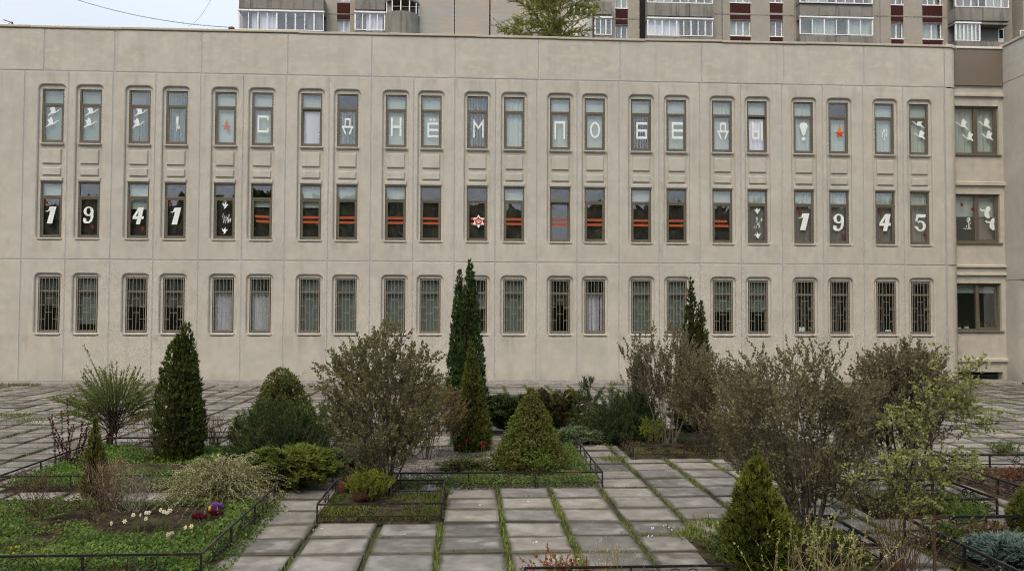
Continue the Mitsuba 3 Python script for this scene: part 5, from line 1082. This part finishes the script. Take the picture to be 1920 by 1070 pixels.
# ---- bulbs and flowers
def bulb_clump(name, label, cat, u, v, n, hgt, petal, seed, kind='daffodil', spread=.08, nl=16, leafcol=((.060, .095, .030), (.095, .13, .045))):
    r = np.random.default_rng(seed); key = thing(name, label, cat); base = G(u, v); m, s, f = MB(), MB(), MB()
    b = base + np.concatenate([r.normal(0, spread, (nl, 2)), np.zeros((nl, 1))], 1)
    d = rdir(r, nl, 55, 88); l = hgt * r.uniform(.6, 1.0, nl)
    for k in range(nl):
        t = np.linspace(0, 1, 6)[:, None]; c = b[k] + d[k] * l[k] * t; c[:, 2] -= .25 * l[k] * t[:, 0] ** 3; q = perp(d[k][None], r)[0]; wd = .011 * (1 - .9 * t ** 2.5) * (1.9 if kind == 'tulip' else 1.0)
        v_ = np.concatenate([c - q * wd, c + q * wd]); i = np.arange(5); m.add(v_, np.stack([i, i + 1, i + 7, i + 6], 1), (np.array(leafcol[0]) + (np.array(leafcol[1]) - leafcol[0]) * r.uniform()) * r.uniform(.8, 1.2))
    part(key, 'leaves', m.mesh(), 'leaf', color=m.col(), kind='stuff')
    for k in range(n):
        a = base + np.array([r.normal(0, spread * 1.1), r.normal(0, spread * .8), 0]); top = a + np.array([r.normal(0, .025), r.normal(0, .02), hgt * r.uniform(.9, 1.2)]); s.tube([a, (a + top) / 2 + r.normal(0, .006, 3), top], .0035, 5)
        if kind == 'tulip':
            e = trimesh.creation.icosphere(2, 1.0); vv = e.vertices * np.array([.015, .015, .027]); vv[:, :2] *= (1 + .18 * (e.vertices[:, 2:] > .2) * np.cos(3 * np.arctan2(e.vertices[:, 1:2], e.vertices[:, :1]))); f.add(vv + top + np.array([0, 0, .02]), e.faces, petal)
        else:
            ax = nrm(np.array([r.normal(0, .5), -1, r.uniform(0, .6)])); q1 = nrm(np.cross(ax, [0, 0, 1])); q2 = np.cross(q1, ax)
            for j in range(6):
                g = j * math.pi / 3; dd = q1 * math.cos(g) + q2 * math.sin(g); sd = np.cross(dd, ax); o = top
                f.add([o, o + dd * .015 + sd * .009 + ax * .003, o + dd * .027, o + dd * .015 - sd * .009 + ax * .003], [[0, 1, 2, 3]], petal)
            gx = np.linspace(0, 2 * math.pi, 9)[:-1]; f.add([*(top + (q1 * math.cos(g) + q2 * math.sin(g)) * .005 for g in gx), *(top + ax * .012 + (q1 * math.cos(g) + q2 * math.sin(g)) * .009 for g in gx)], [[j, (j + 1) % 8, 8 + (j + 1) % 8, 8 + j] for j in range(8)], (.75, .62, .25))
    if n: part(key, 'stalks', s.mesh(), 'green_stem', kind='stuff'); part(key, 'blooms', f.mesh(), 'petal', color=f.col(), kind='stuff')
WHT = (.82, .80, .66)
bulb_clump('daffodils', 'white daffodil clump, left of the other two in the lower left bed', 'daffodils', 250, 1006, 5, .20, WHT, 80)
bulb_clump('daffodils', 'white daffodil clump with the fullest blooms, middle of the lower left bed', 'daffodils', 300, 1004, 6, .23, WHT, 81)
bulb_clump('daffodils', 'single pale daffodils near the yellow tulip', 'daffodils', 355, 1010, 2, .15, (.85, .80, .45), 82, nl=8)
bulb_clump('daffodils', 'fading pale daffodils low beside the front rail', 'daffodils', 312, 1028, 3, .14, (.62, .56, .46), 83, nl=10)
bulb_clump('tulip', 'yellow tulip in front of the dark red flowers', 'tulip', 385, 996, 1, .22, (.85, .50, .06), 84, 'tulip', .02, 5)
bulb_clump('tulips', 'group of small red tulips at the foot of the slim olive thuja', 'tulips', 884, 862, 6, .25, (.34, .03, .03), 85, 'tulip', .13, 22)
for k, (u, v, lab) in enumerate(((108, 1030, 'tuft of broad green flower leaves behind the front rail at the left'), (165, 1032, 'tuft of pale green leaves with white edges behind the front rail'), (140, 1034, 'low tuft of grey-green leaves between two leaf tufts behind the front rail'), (312, 1034, 'upright bright green leaf tuft behind the front rail'), (372, 1022, 'grassy light green tuft near the corner post'), (422, 960, 'slender green leaf tuft at the right fence of the lower left bed'), (1078, 878, 'tall pale leaf spikes right of the cone-shaped spruce'))):
    bulb_clump('leaf_tuft', lab, 'leaf tuft', u, v, 0, .26 if k != 2 else .15, WHT, 90 + k, 'tulip' if k in (0, 1, 2) else 'daffodil', .05, 16, ((.07, .115, .03), (.13, .17, .06)))
def cushion(name, label, cat, u, v, rad, hgt, pet, seed, n=120, s=.018):
    r = np.random.default_rng(seed); key = thing(name, label, cat); base = G(u, v); g, q = r.uniform(0, 6.28, n), np.sqrt(r.uniform(0, 1, n)) * rad; m, f = MB(), MB()
    p = base + np.stack([q * np.cos(g), q * np.sin(g), hgt * r.uniform(.6, 1, n)], 1)
    for j in range(5): a = g + j * 1.257; leafs(f, r, p, np.stack([np.cos(a), np.sin(a) * .8, np.full(n, .35)], 1), s, s * .9, pet, np.array(pet) * .7)
    leafs(m, r, p * np.array([1, 1, .5]), rdir(r, n, 5, 60), .05, .03, (.05, .08, .025), (.08, .11, .035)); part(key, 'leaves', m.mesh(), 'leaf', color=m.col()); part(key, 'blooms', f.mesh(), 'petal', color=f.col(), kind='stuff')
cushion('primroses', 'dark crimson primrose clump beside the yellow tulip', 'flowers', 374, 984, .08, .12, (.085, .008, .022), 100, 100)
cushion('primroses', 'dark crimson primrose clump right below the violet flowers', 'flowers', 402, 976, .07, .12, (.085, .008, .022), 101, 90)
cushion('violet_flowers', 'bright violet flower head beside the right fence of the lower left bed', 'flowers', 406, 972, .065, .19, (.20, .07, .30), 102, 90)
rd = np.random.default_rng(110)
for k, (u, v, lab) in enumerate(((21, 1046, 'yellow dandelion left of two others by the front rail'), (30, 1044, 'yellow dandelion at the upper right of three by the front rail'), (25, 1056, 'yellow dandelion hanging lowest by the front rail'), (461, 1020, 'yellow dandelion on the slab joint right of the corner post'), (1767, 1032, 'yellow dandelion right of the young tree trunk'))):
    key = thing('dandelion', lab, 'dandelion'); b = G(u, v); f = MB(); t = b + np.array([0, 0, .10]); n = 40; leafs(f, rd, np.repeat(t[None], n, 0), rdir(rd, n, 5, 85), .016, .006, (.46, .40, .012), (.44, .34, .01)); part(key, 'bloom', f.mesh(), 'petal', color=f.col()); part(key, 'stalk', MB().tube([b, t], .003, 5).mesh(), 'green_stem')
# two old clay jars lying in the small bed
for k, (u, v, lab, tl) in enumerate(((665, 946, 'rusty brown clay jar lying on its side in the small bed', 70), (641, 932, 'dark clay jar standing behind the lying one in the small bed', 15))):
    b = G(u, v); key = thing('clay_jar', lab, 'jar'); prof = np.array([(.0, 0), (.055, 0), (.085, .05), (.095, .12), (.075, .19), (.058, .215), (.07, .235), (.055, .235), (.045, .21), (.06, .18), (.08, .12), (.06, .03), (0, .02)])
    e = trimesh.creation.revolve(prof, sections=24); e.apply_transform(trimesh.transformations.rotation_matrix(math.radians(tl), [0.3, 1, 0])); e.apply_translation([b[0], b[1], .09 if k == 0 else .02]); part(key, 'body', e, 'terracotta', smooth=40)

# ---- ground cover, litter and grass
def rect(n, pad=.03): a, b, c, d = BEDS[n]; return sbox(a + pad, c + pad, b - pad, d - pad)
GA, GB = (.050, .085, .022), (.095, .130, .036)
fl = rect('front_left').intersection(sbox(-8.5, 7.0, -2.5, 10.6))
cover('ground_cover', 'mat of small green leaves filling the lower left flower bed', fl.difference(Point(-3.6, 9.6).buffer(.75)), 38000, (.058, .096, .026), (.105, .145, .040), 120, leaf=.040, fat=.032, h=(.02, .12), dens=.30, freq=1.3)
cover('ground_cover', 'dense fresh green leaves along the front of the lower left bed', sbox(-8.5, 7.74, -2.55, 8.75), 14000, (.060, .102, .026), (.110, .152, .042), 132, leaf=.036, fat=.030, h=(.02, .13), dens=.26, freq=1.6)
cover('ground_cover', 'green leaves creeping out through the front left fence', sbox(-9, 7.0, -2.45, 7.78).union(sbox(-2.6, 7.4, -2.30, 10.5)), 9000, (.045, .075, .022), (.085, .12, .035), 121, leaf=.036, fat=.028, h=(.01, .09), dens=.30, freq=2)
cover('ground_cover', 'bright green mat below the feathery bush in the back left bed', rect('rear_left'), 16000, (.055, .105, .022), (.100, .150, .035), 122, leaf=.045, fat=.030, h=(.02, .14), dens=.38, freq=1.1)
cover('ground_cover', 'green mat along the fence of the pebble bed', sbox(-1.85, 11.33, 1.85, 11.75).union(sbox(1.3, 11.4, 1.86, 14.5)).union(sbox(-.1, 11.4, 1.3, 12.0)), 15000, (.060, .092, .024), (.105, .140, .042), 123, leaf=.034, fat=.026, h=(.01, .13), dens=.24, freq=1.8)
cover('low_herbs', 'low grey-green herbs scattered over the pebble bed', rect('centre'), 3600, (.065, .075, .035), (.10, .105, .05), 124, leaf=.04, fat=.016, h=(.01, .12), elev=(25, 85), dens=.53, freq=1.5)
cover('ground_cover', 'grass and moss inside the small square bed', rect('small', 0), 5200, (.045, .062, .018), (.10, .105, .03), 125, leaf=.05, fat=.010, h=(.0, .06), elev=(45, 88), dens=.28, mat='needle', freq=2)
cover('ground_cover', 'grass below the shrubs of the right back bed', rect('rear_right'), 5200, (.045, .055, .018), (.085, .085, .03), 126, leaf=.06, fat=.012, h=(.0, .07), elev=(40, 88), dens=.32, mat='needle')
for nme, sd in (('thuja', 127), ('right', 128), ('near_right', 129)):
    lab = {'thuja': 'green plants below the widest lilac', 'right': 'green plants inside the small fenced bed at the right', 'near_right': 'mixed low greenery in the lower right bed'}[nme]
    cover('ground_cover', lab, rect(nme).intersection(sbox(-20, 6, 9.6, 12)), 6500, (.040, .055, .020), (.085, .100, .034), sd, leaf=.045, fat=.024, h=(.0, .14), dens=.30)
cover('leaf_litter', 'reddish brown dead leaves in the bed at the right edge', rect('far_right').intersection(sbox(7, 8, 11, 12.5)), 6000, (.115, .076, .058), (.065, .046, .036), 130, leaf=.06, fat=.036, h=(.0, .05), elev=(-10, 35), dens=.25)
cover('leaf_litter', 'brown dead leaves and old growth in the lower left bed', fl, 9000, (.105, .065, .045), (.06, .042, .03), 131, leaf=.05, fat=.022, h=(.0, .09), elev=(-10, 70), dens=.38, freq=1.9)
# grass in the joints of the paving
rg = np.random.default_rng(140); m = MB(); P = []
for ix in range(-2, nx):
    x = GX0 + ix * GDX; n = 5200; y = 6.5 + 21 * rg.uniform(0, 1, n) ** 1.6; c = meshkit.fbm(np.stack([np.full(n, x * 3.7), y * 1.1, np.zeros(n)], 1), 3); k = rg.uniform(0, 1, n) < np.clip((c - .36) * 2.4, .02, 1) * (.72 if abs(x) < 5 else .40); P.append(np.stack([x + rg.normal(0, .020, k.sum()), y[k]], 1))
for iy in range(2, ny):
    y = GY0 + iy * GDY; n = int(5200 * np.clip(14 / y, .3, 1)); x = rg.uniform(-14, 18, n) if y > 13 else rg.uniform(-8, 9, n); c = meshkit.fbm(np.stack([x * .9, np.full(n, y * 3.1), np.zeros(n) + 7], 1), 3); k = rg.uniform(0, 1, n) < np.clip((c - .46) * 1.8, .01, 1) * .40; P.append(np.stack([x[k], y + rg.normal(0, .010, k.sum())], 1))
P = np.vstack(P); q = np.stack([P[:, 0] / 1.0, P[:, 1]], 1)
import shapely
P = P[~shapely.contains_xy(bedpoly, P[:, 0], P[:, 1])]; n = len(P); leafs(m, rg, np.column_stack([P, np.full(n, -.03)]), rdir(rg, n, 40, 88), rg.uniform(.045, .085, n), .0075, (.060, .085, .022), (.130, .145, .045), .3, blend=np.clip(meshkit.fbm(np.column_stack([P * 1.3, P[:, :1] * 0]), 3) * 1.6 - .3, 0, 1))
for u, v, rad, k in ((1300, 1002, .22, 260), (1330, 985, .16, 160), (20, 780, .4, 220), (60, 790, .5, 200), (1790, 750, .8, 420), (1820, 770, .7, 300), (1690, 830, .4, 200), (470, 790, .25, 160), (820, 795, .3, 150), (1110, 790, .5, 420), (1130, 830, .3, 260), (1150, 862, .2, 160), (830, 925, .08, 130), (612, 960, .08, 120)):
    b = G(u, v); leafs(m, rg, b + np.column_stack([rg.normal(0, rad * .6, (k, 2)), np.full(k, -.02)]), rdir(rg, k, 40, 88), rg.uniform(.06, .12, k), .009, (.065, .095, .022), (.125, .150, .045), .3)
n = 5000; xw = rg.uniform(-16, 18, n); kk = meshkit.fbm(np.stack([xw * .8, xw * 0, xw * 0], 1), 3) > .47; xw = xw[kk]; leafs(m, rg, np.column_stack([xw, 26.98 + rg.normal(0, .05, len(xw)), 0 * xw]), rdir(rg, len(xw), 35, 88), rg.uniform(.06, .16, len(xw)), .012, (.06, .085, .022), (.12, .135, .045), .3)
single('grass', m.mesh(), 'needle', 'grass and weeds growing in the joints of the slab paving', kind='stuff', color=m.col())

# ---- birch behind the building
r = np.random.default_rng(150); key = thing('birch_tree', 'birch with fine fresh green twigs rising behind the roof edge', 'tree'); tx, tz = F(1036, 60, 46); m, w, tk = MB(), MB(), MB(); b = np.array([tx, 46.0, 0]); Ht = 25.5
tk.tube([b, b + [.1, 0, 8], b + [-.1, 0, 15], b + [.15, 0, 21], b + [.2, 0, Ht]], [.22, .18, .14, .08, .02], 9)
for k in range(90):
    z = r.uniform(15.5, 25); o = b + np.array([.05, 0, z - 1.3]); g = r.uniform(0, 6.28); rad = 3.0 * (1 - ((z - 19) / 8.5) ** 2) * r.uniform(.45, 1.05); e = np.array([b[0] + rad * math.cos(g), b[1] + rad * math.sin(g), z + r.uniform(.2, 1.4)]); t = np.linspace(0, 1, 9)[:, None]; c = o + (e - o) * t; c[:, 2] += .5 * np.sin(t[:, 0] * np.pi); segs(w, c[:-1], c[1:], .035 * (1 - .8 * t[:-1, 0]), .035 * (1 - .8 * t[1:, 0]))
    for j in range(26):
        i = r.integers(2, 9); d = nrm(np.array([math.cos(g), math.sin(g), r.uniform(.1, .9)]) + r.normal(0, .55, 3)); L = r.uniform(.5, 1.1); tt = np.linspace(0, 1, 5)[:, None]; q = c[i] + d * L * tt; q[:, 2] -= .16 * tt[:, 0] ** 2; segs(w, q[:-1], q[1:], .008, .005)
        n = 44; f = r.uniform(.1, 1, n)[:, None]; leafs(m, r, c[i] + d * L * f - np.array([0, 0, .16]) * f ** 2, r.normal(0, 1, (n, 3)) + d, .085, .050, (.16, .18, .042), (.22, .225, .065), .25)
part(key, 'trunk', tk.mesh(), 'pale_bark'); part(key, 'branches', w.mesh(), 'bark'); part(key, 'crown', m.mesh(), 'leaf', color=m.col())

# ---- the trees opposite, behind the viewer: they show as the dark line mirrored in the panes
r = np.random.default_rng(160); m = MB(); n = 40000
cx = r.uniform(-75, 75, 130); ch = 12.0 + 2.2 * meshkit.fbm(np.stack([cx * .12, cx * 0, cx * 0], 1), 3); k = r.integers(0, 130, n); a, s = r.uniform(0, 6.28, n), np.sqrt(r.uniform(0, 1, n)); zz = r.uniform(.5, 1, n) ** .6
R = 4.2 * np.sqrt(np.clip(1 - (2 * zz - 1) ** 2, .05, 1)) * s; p = np.stack([cx[k] + R * np.cos(a), -26 + R * np.sin(a) * .7, zz * ch[k]], 1); leafs(m, r, p, r.normal(0, 1, (n, 3)), 1.5, 1.1, (.10, .115, .055), (.16, .17, .08), .3)
m.add([[-80, -27, 0], [80, -27, 0], [80, -27, 11.2], [-80, -27, 11.2]], [[0, 1, 2, 3]], (.09, .10, .055))
single('far_trees', m.mesh(), 'needle', 'wooded belt opposite the building, seen only as a dark line mirrored in the panes', kind='stuff', color=m.col())

rw = np.random.default_rng(170); m = MB()
for u, v in ((990, 940), (1000, 1015), (1125, 1012), (1083, 1047), (1226, 990), (1255, 988), (1262, 993), (1250, 984), (1216, 1006), (1124, 835), (537, 957), (597, 992), (1408, 829), (420, 905), (905, 945), (752, 1000)):
    b = G(u, v, .012); leafs(m, rw, b + rw.normal(0, .02, (3, 3)) * [1, 1, 0], rdir(rw, 3, 0, 20), .035, .02, (.50, .48, .44), (.55, .52, .48), .1)
single('fallen_petals', m.mesh(), 'petal', 'white fallen petals and crumbs on the paving', kind='stuff', color=m.col())
